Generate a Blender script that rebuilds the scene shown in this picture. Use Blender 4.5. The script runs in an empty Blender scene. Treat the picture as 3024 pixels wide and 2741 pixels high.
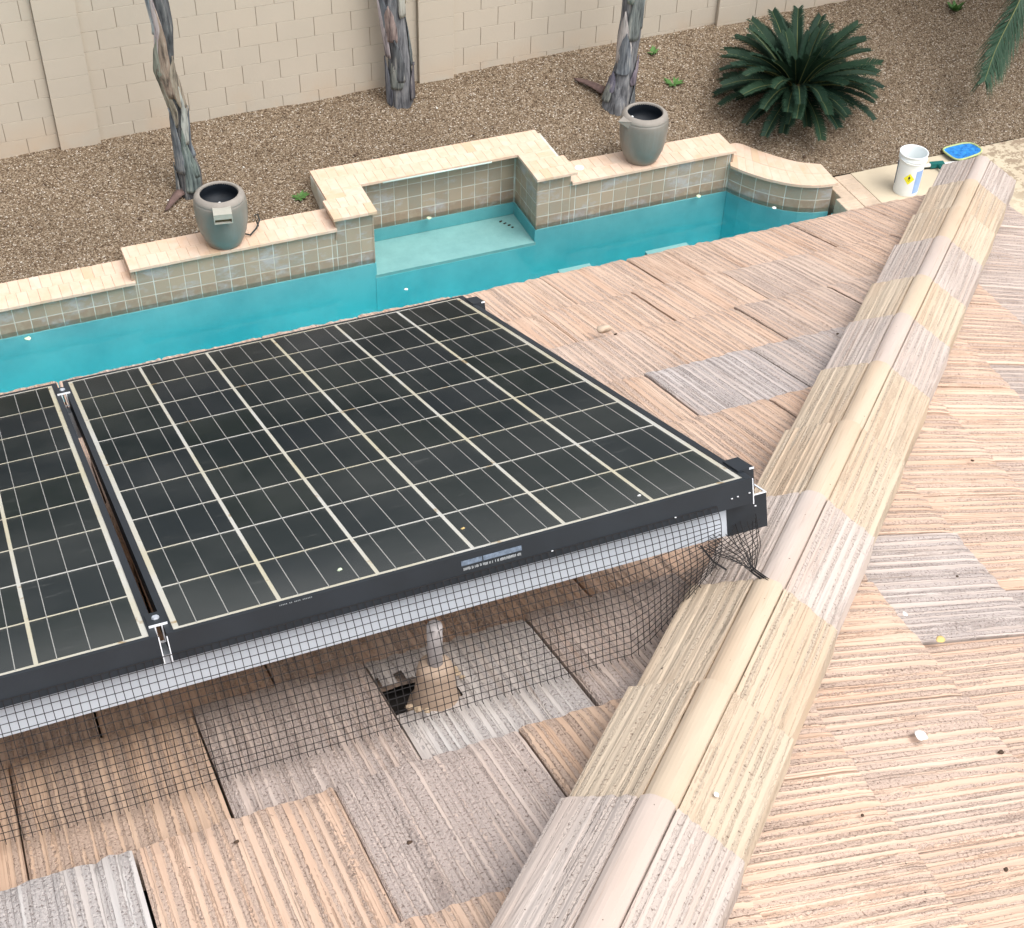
import bpy, bmesh, math, random
import numpy as np
from mathutils import Vector, Matrix

SC = bpy.context.scene
COL = SC.collection
rnd = random.Random(11)

# ------------------------------------------------------------------ camera
F_PX, CY_PX, W_PX, H_PX = 4411.93, 1737.14, 3024.0, 2741.0
CAM = Vector((-3.9394, -12.7023, 8.6656))
FWD = Vector((0.28188, 0.63750, -0.71703)).normalized()
RGT = Vector((0.92464, -0.37998, 0.02567)).normalized()
UPV = RGT.cross(FWD).normalized()
cd = bpy.data.cameras.new('camera')
cam = bpy.data.objects.new('camera', cd)
COL.objects.link(cam)
cam.matrix_world = Matrix(((RGT.x, UPV.x, -FWD.x, CAM.x), (RGT.y, UPV.y, -FWD.y, CAM.y),
                           (RGT.z, UPV.z, -FWD.z, CAM.z), (0, 0, 0, 1)))
cd.sensor_fit = 'HORIZONTAL'
cd.sensor_width = 36.0
cd.lens = 36.0 * F_PX / W_PX
cd.shift_y = (CY_PX - H_PX / 2) / W_PX
cd.clip_start = 0.05
cd.clip_end = 400
SC.camera = cam

# ------------------------------------------------------------------ sky, sun, exposure
SUN_EL, SUN_AZ = math.radians(62), math.radians(-62)      # azimuth measured from +X towards +Y
w = bpy.data.worlds.new('World'); SC.world = w; w.use_nodes = True
nt = w.node_tree; bg = nt.nodes['Background']
sky = nt.nodes.new('ShaderNodeTexSky'); sky.sky_type = 'NISHITA'; sky.sun_disc = False
sky.sun_elevation = SUN_EL; sky.sun_rotation = math.radians(90) - SUN_AZ
sky.air_density = 1.0; sky.dust_density = 4.0; sky.ozone_density = 1.0
hs = nt.nodes.new('ShaderNodeHueSaturation'); hs.inputs['Saturation'].default_value = 0.30
nt.links.new(sky.outputs[0], hs.inputs['Color']); nt.links.new(hs.outputs[0], bg.inputs[0])
bg.inputs[1].default_value = 0.15
ld = bpy.data.lights.new('sun', 'SUN'); sun = bpy.data.objects.new('sun', ld); COL.objects.link(sun)
ld.energy = 0.95; ld.angle = math.radians(55); ld.color = (1.0, 0.97, 0.93)
sd = Vector((math.cos(SUN_EL) * math.cos(SUN_AZ), math.cos(SUN_EL) * math.sin(SUN_AZ), math.sin(SUN_EL)))
sun.rotation_euler = sd.to_track_quat('Z', 'Y').to_euler()
SC.view_settings.view_transform = 'Standard'; SC.view_settings.look = 'None'
SC.view_settings.exposure = 0.87; SC.view_settings.gamma = 1.0
SC.view_settings.use_curve_mapping = False
SC.render.engine = 'CYCLES'
SC.cycles.max_bounces = 8; SC.cycles.transparent_max_bounces = 12
SC.cycles.volume_bounces = 0; SC.cycles.caustics_refractive = False; SC.cycles.caustics_reflective = False

# ------------------------------------------------------------------ helpers
def tag(o, label=None, cat=None, group=None, kind=None):
    if label: o['label'] = label
    if cat: o['category'] = cat
    if group: o['group'] = group
    if kind: o['kind'] = kind
    return o

def empty(name, loc=(0, 0, 0), **k):
    o = bpy.data.objects.new(name, None); COL.objects.link(o); o.location = loc
    o.empty_display_size = 0.05
    return tag(o, **k)

class MB:
    """collects geometry of ONE mesh"""
    def __init__(s): s.v = []; s.f = []; s.m = []
    def add(s, vs, fs, mi=0):
        b = len(s.v); s.v += [tuple(v) for v in vs]; s.f += [tuple(b + i for i in f) for f in fs]; s.m += [mi] * len(fs)
    def box(s, x0, x1, y0, y1, z0, z1, mi=0):
        s.add([(x0, y0, z0), (x1, y0, z0), (x1, y1, z0), (x0, y1, z0), (x0, y0, z1), (x1, y0, z1), (x1, y1, z1), (x0, y1, z1)],
              [(0, 3, 2, 1), (4, 5, 6, 7), (0, 1, 5, 4), (1, 2, 6, 5), (2, 3, 7, 6), (3, 0, 4, 7)], mi)
    def bbox(s, x0, x1, y0, y1, z0, z1, b, mi=0):
        """box with bevelled top edges"""
        vs = [(x0, y0, z0), (x1, y0, z0), (x1, y1, z0), (x0, y1, z0), (x0, y0, z1 - b), (x1, y0, z1 - b), (x1, y1, z1 - b), (x0, y1, z1 - b),
              (x0 + b, y0 + b, z1), (x1 - b, y0 + b, z1), (x1 - b, y1 - b, z1), (x0 + b, y1 - b, z1)]
        s.add(vs, [(0, 3, 2, 1), (0, 1, 5, 4), (1, 2, 6, 5), (2, 3, 7, 6), (3, 0, 4, 7), (4, 5, 9, 8), (5, 6, 10, 9), (6, 7, 11, 10), (7, 4, 8, 11), (8, 9, 10, 11)], mi)
    def prism(s, poly, z0, z1, mi=0):
        n = len(poly); vs = [(p[0], p[1], z0) for p in poly] + [(p[0], p[1], z1) for p in poly]
        s.add(vs, [tuple(range(n - 1, -1, -1)), tuple(range(n, 2 * n))] + [(i, (i + 1) % n, n + (i + 1) % n, n + i) for i in range(n)], mi)
    def tube(s, pts, r, n=8, cap=True, mi=0):
        pts = [Vector(p) for p in pts]; rs = r if isinstance(r, (list, tuple)) else [r] * len(pts)
        vs = []; ref = Vector((0, 0, 1))
        for i, p in enumerate(pts):
            t = (pts[min(i + 1, len(pts) - 1)] - pts[max(i - 1, 0)]).normalized()
            a = t.cross(ref)
            if a.length < 1e-3: a = t.cross(Vector((1, 0, 0)))
            a.normalize(); b = t.cross(a)
            for k in range(n):
                an = 2 * math.pi * k / n; vs.append(p + (a * math.cos(an) + b * math.sin(an)) * rs[i])
        fs = []
        for i in range(len(pts) - 1):
            for k in range(n): fs.append((i * n + k, i * n + (k + 1) % n, (i + 1) * n + (k + 1) % n, (i + 1) * n + k))
        if cap: fs += [tuple(range(n - 1, -1, -1)), tuple((len(pts) - 1) * n + k for k in range(n))]
        s.add(vs, fs, mi)
    def lathe(s, prof, n=48, c=(0, 0), mi=0):
        vs = []
        for r, z in prof:
            for k in range(n):
                a = 2 * math.pi * k / n; vs.append((c[0] + r * math.cos(a), c[1] + r * math.sin(a), z))
        fs = [(i * n + k, i * n + (k + 1) % n, (i + 1) * n + (k + 1) % n, (i + 1) * n + k) for i in range(len(prof) - 1) for k in range(n)]
        s.add(vs, fs, mi)
    def mesh(s, name, mats, smooth=False):
        me = bpy.data.meshes.new(name); me.from_pydata(s.v, [], s.f)
        for m in (mats if isinstance(mats, (list, tuple)) else [mats]): me.materials.append(m)
        if any(s.m): me.polygons.foreach_set('material_index', s.m)
        if smooth: me.polygons.foreach_set('use_smooth', [True] * len(me.polygons))
        me.update(); return me
    def build(s, name, mats, parent=None, smooth=False, mat=None):
        return link(name, s.mesh(name, mats, smooth), parent, mat)

def link(name, me, parent=None, mat=None, color=None):
    o = bpy.data.objects.new(name, me); COL.objects.link(o)
    if parent: o.parent = parent
    if mat is not None: o.matrix_local = mat
    if color: o.color = color
    return o

def frame(X, Y, Z, O):
    return Matrix(((X[0], Y[0], Z[0], O[0]), (X[1], Y[1], Z[1], O[1]), (X[2], Y[2], Z[2], O[2]), (0, 0, 0, 1)))

def rn(x, seed=0):      # smooth 1-d noise
    i = math.floor(x); f = x - i; f = f * f * (3 - 2 * f)
    h = lambda k: (math.sin((k + seed * 57.31) * 127.1) * 43758.5453) % 1.0
    return h(i) * (1 - f) + h(i + 1) * f - 0.5
def rn2(x, y, seed=0):
    i, j = math.floor(x), math.floor(y); f, g = x - i, y - j; f = f * f * (3 - 2 * f); g = g * g * (3 - 2 * g)
    h = lambda a, b: (math.sin(a * 127.1 + b * 311.7 + seed * 74.7) * 43758.5453) % 1.0
    return (h(i, j) * (1 - f) + h(i + 1, j) * f) * (1 - g) + (h(i, j + 1) * (1 - f) + h(i + 1, j + 1) * f) * g - 0.5
def sstep(a, b, x):
    t = min(1, max(0, (x - a) / (b - a))); return t * t * (3 - 2 * t)

# ------------------------------------------------------------------ materials
class NM:
    def __init__(s, name, rough=0.8, metallic=0.0, spec=0.3):
        s.mat = bpy.data.materials.new(name); s.mat.use_nodes = True; s.t = s.mat.node_tree
        s.b = s.t.nodes['Principled BSDF']; s.out = s.t.nodes['Material Output']
        s.b.inputs['Roughness'].default_value = rough; s.b.inputs['Metallic'].default_value = metallic
        s.b.inputs['Specular IOR Level'].default_value = spec
    def n(s, typ, **k):
        nd = s.t.nodes.new(typ)
        for a, v in k.items():
            if hasattr(nd, a): setattr(nd, a, v)
        return nd
    def put(s, sock, v):
        if isinstance(v, (int, float)): sock.default_value = v
        elif isinstance(v, (tuple, list)): sock.default_value = tuple(v) + ((1,) if len(v) == 3 and sock.type == 'RGBA' else ())
        elif v is not None: s.t.links.new(v, sock)
    def coord(s, kind='Object', scale=(1, 1, 1), off=None):
        tc = s.n('ShaderNodeTexCoord'); mp = s.n('ShaderNodeMapping'); s.t.links.new(tc.outputs[kind], mp.inputs[0])
        mp.inputs['Scale'].default_value = scale
        if off is not None: s.put(mp.inputs['Location'], off)
        return mp.outputs[0]
    def pos(s, scale=(1, 1, 1)):
        g = s.n('ShaderNodeNewGeometry'); mp = s.n('ShaderNodeMapping'); s.t.links.new(g.outputs['Position'], mp.inputs[0])
        mp.inputs['Scale'].default_value = scale; return mp.outputs[0]
    def noise(s, vec, scale=1.0, detail=3.0, rough=0.55, col=False, dist=0.0):
        nd = s.n('ShaderNodeTexNoise'); s.put(nd.inputs['Vector'], vec); nd.inputs['Scale'].default_value = scale
        nd.inputs['Detail'].default_value = detail; nd.inputs['Roughness'].default_value = rough; nd.inputs['Distortion'].default_value = dist
        return nd.outputs[1 if col else 0]
    def voro(s, vec, scale=1.0, out='Color', rand=1.0):
        nd = s.n('ShaderNodeTexVoronoi'); s.put(nd.inputs['Vector'], vec); nd.inputs['Scale'].default_value = scale
        nd.inputs['Randomness'].default_value = rand; return nd.outputs[out]
    def math(s, op, a, b=None, c=None, clamp=False):
        nd = s.n('ShaderNodeMath', operation=op); nd.use_clamp = clamp
        s.put(nd.inputs[0], a)
        if b is not None: s.put(nd.inputs[1], b)
        if c is not None: s.put(nd.inputs[2], c)
        return nd.outputs[0]
    def rng(s, v, a, b, c=0.0, d=1.0):
        nd = s.n('ShaderNodeMapRange'); s.put(nd.inputs[0], v)
        for i, x in enumerate((a, b, c, d)): s.put(nd.inputs[i + 1], x)
        return nd.outputs[0]
    def mix(s, f, a, b, bt='MIX'):
        nd = s.n('ShaderNodeMix', data_type='RGBA', blend_type=bt)
        s.put(nd.inputs[0], f); s.put(nd.inputs[6], a); s.put(nd.inputs[7], b); return nd.outputs[2]
    def ramp(s, f, stops, interp='LINEAR'):
        nd = s.n('ShaderNodeValToRGB'); cr = nd.color_ramp; cr.interpolation = interp
        while len(cr.elements) < len(stops): cr.elements.new(0.5)
        for e, (p, c) in zip(cr.elements, stops): e.position = p; e.color = tuple(c) + (1,)
        s.put(nd.inputs[0], f); return nd.outputs[0]
    def obj(s, out='Color'):
        return s.n('ShaderNodeObjectInfo').outputs[out]
    def base(s, v): s.put(s.b.inputs['Base Color'], v)
    def bump(s, h, strength=0.5, dist=0.01):
        nd = s.n('ShaderNodeBump'); nd.inputs['Strength'].default_value = strength; nd.inputs['Distance'].default_value = dist
        s.put(nd.inputs['Height'], h); s.t.links.new(nd.outputs[0], s.b.inputs['Normal'])
    def vadd(s, a, b):
        nd = s.n('ShaderNodeVectorMath', operation='ADD'); s.put(nd.inputs[0], a); s.put(nd.inputs[1], b); return nd.outputs[0]
    def comb(s, x, y, z):
        nd = s.n('ShaderNodeCombineXYZ'); s.put(nd.inputs[0], x); s.put(nd.inputs[1], y); s.put(nd.inputs[2], z); return nd.outputs[0]

def simple(name, col, rough=0.7, metallic=0.0, var=0.12, scale=6.0, bump=0.0, bscale=60.0, spec=0.3):
    m = NM(name, rough, metallic, spec); p = m.coord()
    f = m.noise(p, scale, 5)
    m.base(m.mix(m.rng(f, 0.3, 0.7), tuple(c * (1 - var) for c in col), tuple(min(1, c * (1 + var)) for c in col)))
    if bump: m.bump(m.noise(p, bscale, 4), bump, 0.01)
    return m.mat

def tile_material(name, cap=False):
    m = NM(name, 0.9, 0, 0.15)
    off = m.comb(m.math('MULTIPLY', m.obj('Random'), 37.0), m.math('MULTIPLY', m.obj('Random'), 91.0), 0)
    tc = m.n('ShaderNodeTexCoord').outputs['Object']
    def sc(sx, sy, sz=1.0):
        mp = m.n('ShaderNodeMapping'); m.t.links.new(tc, mp.inputs[0]); mp.inputs['Scale'].default_value = (sx, sy, sz)
        return m.vadd(mp.outputs[0], off)
    rag = m.noise(sc(150, 120, 0), 1.0, 2, 0.6)
    ragc = m.math('SUBTRACT', rag, 0.5)
    sxy = m.n('ShaderNodeSeparateXYZ'); m.t.links.new(tc, sxy.inputs[0])
    warp = m.noise(sc(16, 0.9, 0), 1.0, 1.5, 0.5)
    ph = m.math('ADD', m.math('MULTIPLY', sxy.outputs[0], 6.2832 / (0.0195 if not cap else 0.0150)), m.math('MULTIPLY', warp, 9.0))
    wav = m.math('SINE', ph)
    strk = m.noise(sc(58, 1.2, 0), 1.0, 1.0, 0.5)
    streak = m.math('ADD', m.math('MULTIPLY', wav, 0.115), m.math('ADD', 0.22, m.math('MULTIPLY', strk, 0.56)))
    patch = m.noise(sc(7, 4.5, 0), 1.0, 2, 0.5)
    v = m.math('ADD', m.math('ADD', streak, m.math('MULTIPLY', ragc, 0.22)), m.math('MULTIPLY', m.math('SUBTRACT', patch, 0.5), 0.42))
    amt = m.obj('Alpha')                      # how much of the piece is raked rough
    thr = m.math('SUBTRACT', 0.70, m.math('MULTIPLY', amt, 0.40))
    mask = m.rng(m.math('SUBTRACT', v, thr), -0.012, 0.012)
    if cap:                                   # smooth nose, raked flanks
        sx = m.n('ShaderNodeSeparateXYZ'); m.t.links.new(tc, sx.inputs[0])
        ax = m.math('ABSOLUTE', sx.outputs[0])
        mask = m.math('MULTIPLY', mask, m.rng(ax, 0.024, 0.028))
    fine = m.noise(sc(150, 3.5, 0), 1.0, 3, 0.6)
    tint = m.noise(sc(14, 1.6, 3), 1.0, 2)
    base = m.obj('Color')
    base = m.mix(m.rng(tint, 0.38, 0.66), base, m.mix(1.0, base, (0.92, 0.86, 0.82), 'MULTIPLY'))
    base = m.mix(m.rng(fine, 0.60, 0.72), base, m.mix(1.0, base, (0.84, 0.80, 0.77), 'MULTIPLY'))
    grit = m.noise(sc(200, 180, 0), 1.0, 3, 0.65)
    gcol = m.mix(0.24 if not cap else 0.12, m.mix(1.0, m.obj('Color'), (0.90, 0.89, 0.89), 'MULTIPLY'), (0.40, 0.345, 0.325) if not cap else (0.46, 0.40, 0.33))
    gcol = m.mix(m.rng(grit, 0.55, 0.67), gcol, m.mix(1.0, gcol, (0.40, 0.36, 0.34), 'MULTIPLY'))
    gcol = m.mix(m.rng(grit, 0.40, 0.30), gcol, m.mix(1.0, gcol, (1.35, 1.33, 1.3), 'MULTIPLY'))
    col = m.mix(mask, base, gcol)
    # ragged dark scratches left by the rake
    gr = m.noise(sc(74, 0.75, 0), 1.0, 1.0, 0.4)
    gd = m.math('ABSOLUTE', m.math('SUBTRACT', m.math('ADD', gr, m.math('MULTIPLY', ragc, 0.10)), 0.5))
    groove = m.math('MAXIMUM', m.rng(gd, 0.026, 0.008), m.rng(m.math('ADD', m.math('COSINE', ph), m.math('MULTIPLY', ragc, 0.35)), 0.955, 0.995))
    groove = m.math('MULTIPLY', groove, m.rng(m.noise(sc(30, 14, 0), 1.0, 2), 0.36, 0.55, 0.25, 1.0))
    if cap: groove = m.math('MULTIPLY', groove, m.rng(ax, 0.024, 0.028))
    col = m.mix(m.math('MULTIPLY', groove, 0.34 if not cap else 0.22), col, m.mix(1.0, col, (0.36, 0.31, 0.28), 'MULTIPLY'))
    # tiny dark crumbs anywhere
    crumb = m.rng(m.noise(sc(95, 95, 0), 1.0, 2), 0.735, 0.76)
    col = m.mix(crumb, col, (0.07, 0.05, 0.04))
    # broad weathering that runs over the whole roof
    wth = m.noise(m.pos((1.3, 1.3, 1.3)), 1.0, 4)
    col = m.mix(m.rng(wth, 0.42, 0.72, 0.0, 0.16), col, m.mix(1.0, col, (0.72, 0.68, 0.66), 'MULTIPLY'))
    m.base(col)
    if cap: fine = m.math('MULTIPLY', fine, m.rng(ax, 0.024, 0.028, 0.15, 1.0))
    h = m.math('ADD', m.math('MULTIPLY', mask, m.math('SUBTRACT', m.math('MULTIPLY', grit, -1.6), 0.25)), m.math('ADD', m.math('MULTIPLY', fine, -0.4), m.math('MULTIPLY', groove, -1.5)))
    wv_ = m.math('MULTIPLY', wav, 0.20 if not cap else 0.10)
    if cap: wv_ = m.math('MULTIPLY', wv_, m.rng(ax, 0.024, 0.028))
    h = m.math('ADD', h, wv_)
    m.bump(h, 0.62 if not cap else 0.5, 0.006)
    return m.mat

M = {}
M['tile'] = tile_material('raked_concrete_tile')
M['cap'] = tile_material('hip_cap_concrete', True)
M['underlay'] = simple('roof_underlay', (0.035, 0.03, 0.027), 0.9)
M['stucco'] = simple('stucco', (0.5, 0.42, 0.33), 0.9, bump=0.4)
M['blacked'] = simple('black_anodised', (0.010, 0.014, 0.019), 0.55, 0.0, 0.25, 9, spec=0.5)
M['alu'] = simple('mill_aluminium', (0.55, 0.58, 0.63), 0.45, 0.35, 0.06, 8)
M['alupale'] = simple('pale_rail_face', (0.51, 0.545, 0.59), 0.55, 0.1, 0.04, 4)
M['postmetal'] = simple('weathered_post', (0.33, 0.30, 0.29), 0.6, 0.15, 0.25, 20)
M['alucut'] = simple('cut_aluminium_edge', (0.85, 0.87, 0.9), 0.4, 0.2, 0.03)
M['wire'] = simple('dark_wire', (0.016, 0.014, 0.014), 0.7, 0.0)
M['white'] = simple('white_plastic', (0.82, 0.84, 0.83), 0.5, 0, 0.03)
M['rope'] = simple('black_cable', (0.025, 0.03, 0.03), 0.6)

m = NM('solar_backsheet', 0.6)
p = m.coord('Object', (1, 1, 1)); st = m.noise(p, 3.0, 4); st2 = m.noise(p, 22.0, 3)
m.base(m.mix(m.rng(st2, 0.62, 0.70), m.mix(m.rng(st, 0.42, 0.62), (0.88, 0.86, 0.78), (0.84, 0.77, 0.56)), (0.55, 0.38, 0.17)))
M['backsheet'] = m.mat
m = NM('silicon_cell', 0.35, 0, 0.4)
p = m.coord(); v = m.voro(p, 38, 'Color'); sh = m.n('ShaderNodeSeparateColor'); m.t.links.new(v, sh.inputs[0])
c0 = m.mix(m.obj('Random'), (0.009, 0.018, 0.014), (0.013, 0.020, 0.025))
m.base(m.mix(m.math('MULTIPLY', sh.outputs[0], 0.5), c0, (0.018, 0.025, 0.026)))
M['cell'] = m.mat
M['busbar'] = simple('busbar', (0.66, 0.65, 0.60), 0.5, 0.2, 0.1, 20)

# dusty panel glass
m = NM('dusty_glass', 0.5)
m.t.nodes.remove(m.b)
tr = m.n('ShaderNodeBsdfTransparent'); gl = m.n('ShaderNodeBsdfGlossy'); gl.inputs['Roughness'].default_value = 0.12
fr = m.n('ShaderNodeFresnel'); fr.inputs[0].default_value = 1.26
df = m.n('ShaderNodeBsdfDiffuse'); df.inputs[0].default_value = (0.55, 0.54, 0.50, 1)
mx = m.n('ShaderNodeMixShader'); mx2 = m.n('ShaderNodeMixShader')
p = m.coord(); d1 = m.noise(p, 2.6, 5, 0.6); d2 = m.noise(m.coord('Object', (9, 40, 1)), 1.0, 5, 0.7); d3 = m.noise(p, 60, 2)
sy = m.n('ShaderNodeSeparateXYZ'); m.t.links.new(m.coord(), sy.inputs[0])
edge = m.rng(sy.outputs[1], -1.25, -1.41, 0.0, 0.045)          # silt gathers along the upslope... lower rim
dust = m.math('ADD', m.math('ADD', m.rng(d1, 0.42, 0.72, 0.002, 0.040), m.rng(d2, 0.60, 0.82, 0.0, 0.10)), m.math('ADD', edge, m.rng(d3, 0.78, 0.82, 0.0, 0.5)))
m.t.links.new(dust, mx2.inputs[0])
m.t.links.new(fr.outputs[0], mx.inputs[0]); m.t.links.new(tr.outputs[0], mx.inputs[1]); m.t.links.new(gl.outputs[0], mx.inputs[2])
m.t.links.new(mx.outputs[0], mx2.inputs[1]); m.t.links.new(df.outputs[0], mx2.inputs[2])
m.t.links.new(mx2.outputs[0], m.out.inputs['Surface'])
M['glass'] = m.mat

# pool water: clear surface over absorbing water
m = NM('pool_water', 0.5); m.t.nodes.remove(m.b)
tr = m.n('ShaderNodeBsdfTransparent'); gl = m.n('ShaderNodeBsdfGlossy'); gl.inputs['Roughness'].default_value = 0.06
fr = m.n('ShaderNodeFresnel'); fr.inputs[0].default_value = 1.33
bp = m.n('ShaderNodeBump'); bp.inputs['Strength'].default_value = 0.25; bp.inputs['Distance'].default_value = 0.02
m.t.links.new(m.noise(m.pos((1, 1, 1)), 3.2, 3), bp.inputs['Height'])
m.t.links.new(bp.outputs[0], gl.inputs['Normal']); m.t.links.new(bp.outputs[0], fr.inputs['Normal'])
mx = m.n('ShaderNodeMixShader')
m.t.links.new(fr.outputs[0], mx.inputs[0]); m.t.links.new(tr.outputs[0], mx.inputs[1]); m.t.links.new(gl.outputs[0], mx.inputs[2])
m.t.links.new(mx.outputs[0], m.out.inputs['Surface'])
va = m.n('ShaderNodeVolumeAbsorption'); va.inputs['Color'].default_value = (0.05, 0.93, 0.965, 1); va.inputs['Density'].default_value = 0.72
m.t.links.new(va.outputs[0], m.out.inputs['Volume'])
M['water'] = m.mat
m = NM('aqua_plaster', 0.9); p = m.pos((1, 1, 1))
m.base(m.mix(m.rng(m.noise(p, 1.1, 6, 0.6), 0.38, 0.62), (0.17, 0.50, 0.545), (0.24, 0.615, 0.65)))
M['plaster'] = m.mat
m = NM('bench_plaster', 0.9); p = m.pos((1, 1, 1))
m.base(m.mix(m.rng(m.noise(p, 5, 6, 0.7), 0.35, 0.68), (0.33, 0.47, 0.46), (0.40, 0.55, 0.53)))
M['plaster2'] = m.mat

m = NM('slate_pool_tile', 0.55, 0, 0.35)
off = m.comb(m.math('MULTIPLY', m.obj('Random'), 50.0), 0, 0); p = m.vadd(m.coord('Object', (9, 9, 9)), off)
f = m.noise(p, 1.0, 6, 0.65)
c = m.mix(m.obj('Random'), (0.41, 0.315, 0.225), (0.315, 0.275, 0.215))
c = m.mix(m.rng(f, 0.35, 0.7), c, m.mix(m.obj('Random'), (0.42, 0.325, 0.235), (0.35, 0.26, 0.185)))
g = m.n('ShaderNodeNewGeometry'); sz = m.n('ShaderNodeSeparateXYZ'); m.t.links.new(g.outputs['Position'], sz.inputs[0])
lime = m.noise(m.pos((1.5, 1.5, 3.0)), 1.6, 6, 0.7)           # scale deposits
c = m.mix(m.rng(lime, 0.51, 0.66, 0.0, 0.75), c, (0.44, 0.43, 0.44))
wl = m.rng(sz.outputs[2], -0.02, 0.004, 0.55, 0.0)
c = m.mix(m.math('MULTIPLY', wl, m.rng(m.noise(m.pos((1, 1, 1)), 14, 4), 0.30, 0.55)), c, (0.27, 0.175, 0.115))
m.base(c); m.bump(f, 0.3, 0.006)
M['tilepool'] = m.mat
m = NM('tile_grout', 0.9); g = m.noise(m.pos((1, 1, 1)), 5, 4)
m.base(m.mix(m.rng(g, 0.4, 0.65), (0.50, 0.46, 0.37), (0.62, 0.64, 0.60))); M['grout'] = m.mat
m = NM('coping_travertine', 0.75, 0, 0.25)
off = m.comb(m.math('MULTIPLY', m.obj('Random'), 50.0), 0, 0); p = m.vadd(m.coord('Object', (7, 7, 7)), off)
rr = m.obj('Random')
c = m.ramp(rr, [(0.0, (0.64, 0.49, 0.38)), (0.35, (0.67, 0.51, 0.40)), (0.6, (0.70, 0.54, 0.43)), (0.88, (0.66, 0.51, 0.40)), (0.93, (0.60, 0.44, 0.30)), (1.0, (0.64, 0.53, 0.45))])
c = m.mix(m.rng(m.noise(p, 1.0, 5, 0.6), 0.45, 0.75, 0, 0.6), c, (0.58, 0.37, 0.22))
c = m.mix(m.rng(m.noise(m.pos((2.2, 2.2, 2.2)), 1.0, 5), 0.45, 0.75, 0, 0.55), c, (0.60, 0.40, 0.26))
m.base(c); m.bump(m.noise(p, 5.0, 5), 0.2, 0.004)
M['coping'] = m.mat
M['mortar'] = simple('coping_mortar', (0.40, 0.30, 0.22), 0.95)

m = NM('painted_block', 0.85, 0, 0.2); p = m.pos((1, 1, 1))
f = m.noise(p, 45, 4, 0.7)
c = m.mix(m.rng(m.noise(p, 1.2, 4), 0.35, 0.7), (0.485, 0.435, 0.36), (0.45, 0.405, 0.335))
c = m.mix(m.math('MULTIPLY', m.obj('Random'), 0.5), c, (0.50, 0.44, 0.355))
sz = m.n('ShaderNodeSeparateXYZ'); m.t.links.new(m.pos(), sz.inputs[0])
c = m.mix(m.math('MULTIPLY', m.rng(sz.outputs[2], 0.95, 0.6, 0, 0.45), m.rng(m.noise(p, 2.0, 4), 0.45, 0.6)), c, (0.50, 0.365, 0.25))
m.base(c); m.bump(f, 0.35, 0.006); M['block'] = m.mat
M['blockmortar'] = simple('painted_mortar', (0.27, 0.23, 0.18), 0.95)

# gravel
m = NM('gravel', 0.95, 0, 0.15); p = m.pos((1, 1, 1))
pd = m.vadd(p, m.mix(0.012, (0, 0, 0), m.noise(p, 60, 2, 0.5, True)))
v1 = m.voro(pd, 84, 'Color'); s1 = m.n('ShaderNodeSeparateColor'); m.t.links.new(v1, s1.inputs[0])
c = m.ramp(s1.outputs[0], [(0.0, (0.06, 0.038, 0.024)), (0.25, (0.15, 0.104, 0.066)), (0.5, (0.235, 0.175, 0.117)), (0.75, (0.32, 0.25, 0.175)), (0.92, (0.39, 0.32, 0.235)), (1.0, (0.66, 0.60, 0.52))])
dd = m.voro(pd, 84, 'Distance')
c = m.mix(m.rng(dd, 0.45, 0.70, 0, 0.5), c, (0.09, 0.064, 0.044))
stain = m.noise(m.pos((0.55, 0.9, 0.9)), 1.0, 4)
c = m.mix(m.rng(stain, 0.50, 0.72, 0, 0.55), c, m.mix(1.0, c, (0.62, 0.60, 0.58), 'MULTIPLY'))
m.base(c); m.bump(m.math('SUBTRACT', 1.0, dd), 0.9, 0.012)
M['gravel'] = m.mat
m = NM('gravel_stone', 0.85, 0, 0.25)
at = m.n('ShaderNodeAttribute'); at.attribute_name = 'tint'
m.base(m.ramp(at.outputs['Fac'], [(0.0, (0.09, 0.06, 0.04)), (0.3, (0.20, 0.142, 0.093)), (0.6, (0.30, 0.23, 0.157)), (0.86, (0.39, 0.315, 0.225)), (0.95, (0.50, 0.43, 0.34)), (1.0, (0.75, 0.72, 0.66))]))
M['stone'] = m.mat
M['soil'] = simple('dry_soil', (0.19, 0.14, 0.10), 0.95, 0, 0.3, 3, 0.5)
m = NM('cream_concrete', 0.85, 0, 0.2); p = m.pos((1, 1, 1))
c = m.mix(m.rng(m.noise(p, 2.2, 5), 0.35, 0.7), (0.58, 0.50, 0.37), (0.51, 0.43, 0.315))
sx = m.n('ShaderNodeSeparateXYZ'); m.t.links.new(m.pos(), sx.inputs[0])
dirt = m.math('MULTIPLY', m.rng(sx.outputs[0], 6.6, 7.2), m.rng(m.noise(p, 11, 5, 0.7), 0.47, 0.53))
c = m.mix(m.math('MULTIPLY', dirt, 0.8), c, (0.25, 0.18, 0.125))
m.base(c); m.bump(m.noise(p, 60, 3), 0.15, 0.004); M['deck'] = m.mat
M['deckstone'] = simple('deck_travertine', (0.52, 0.41, 0.31), 0.85, 0, 0.15, 7, 0.2)

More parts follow.
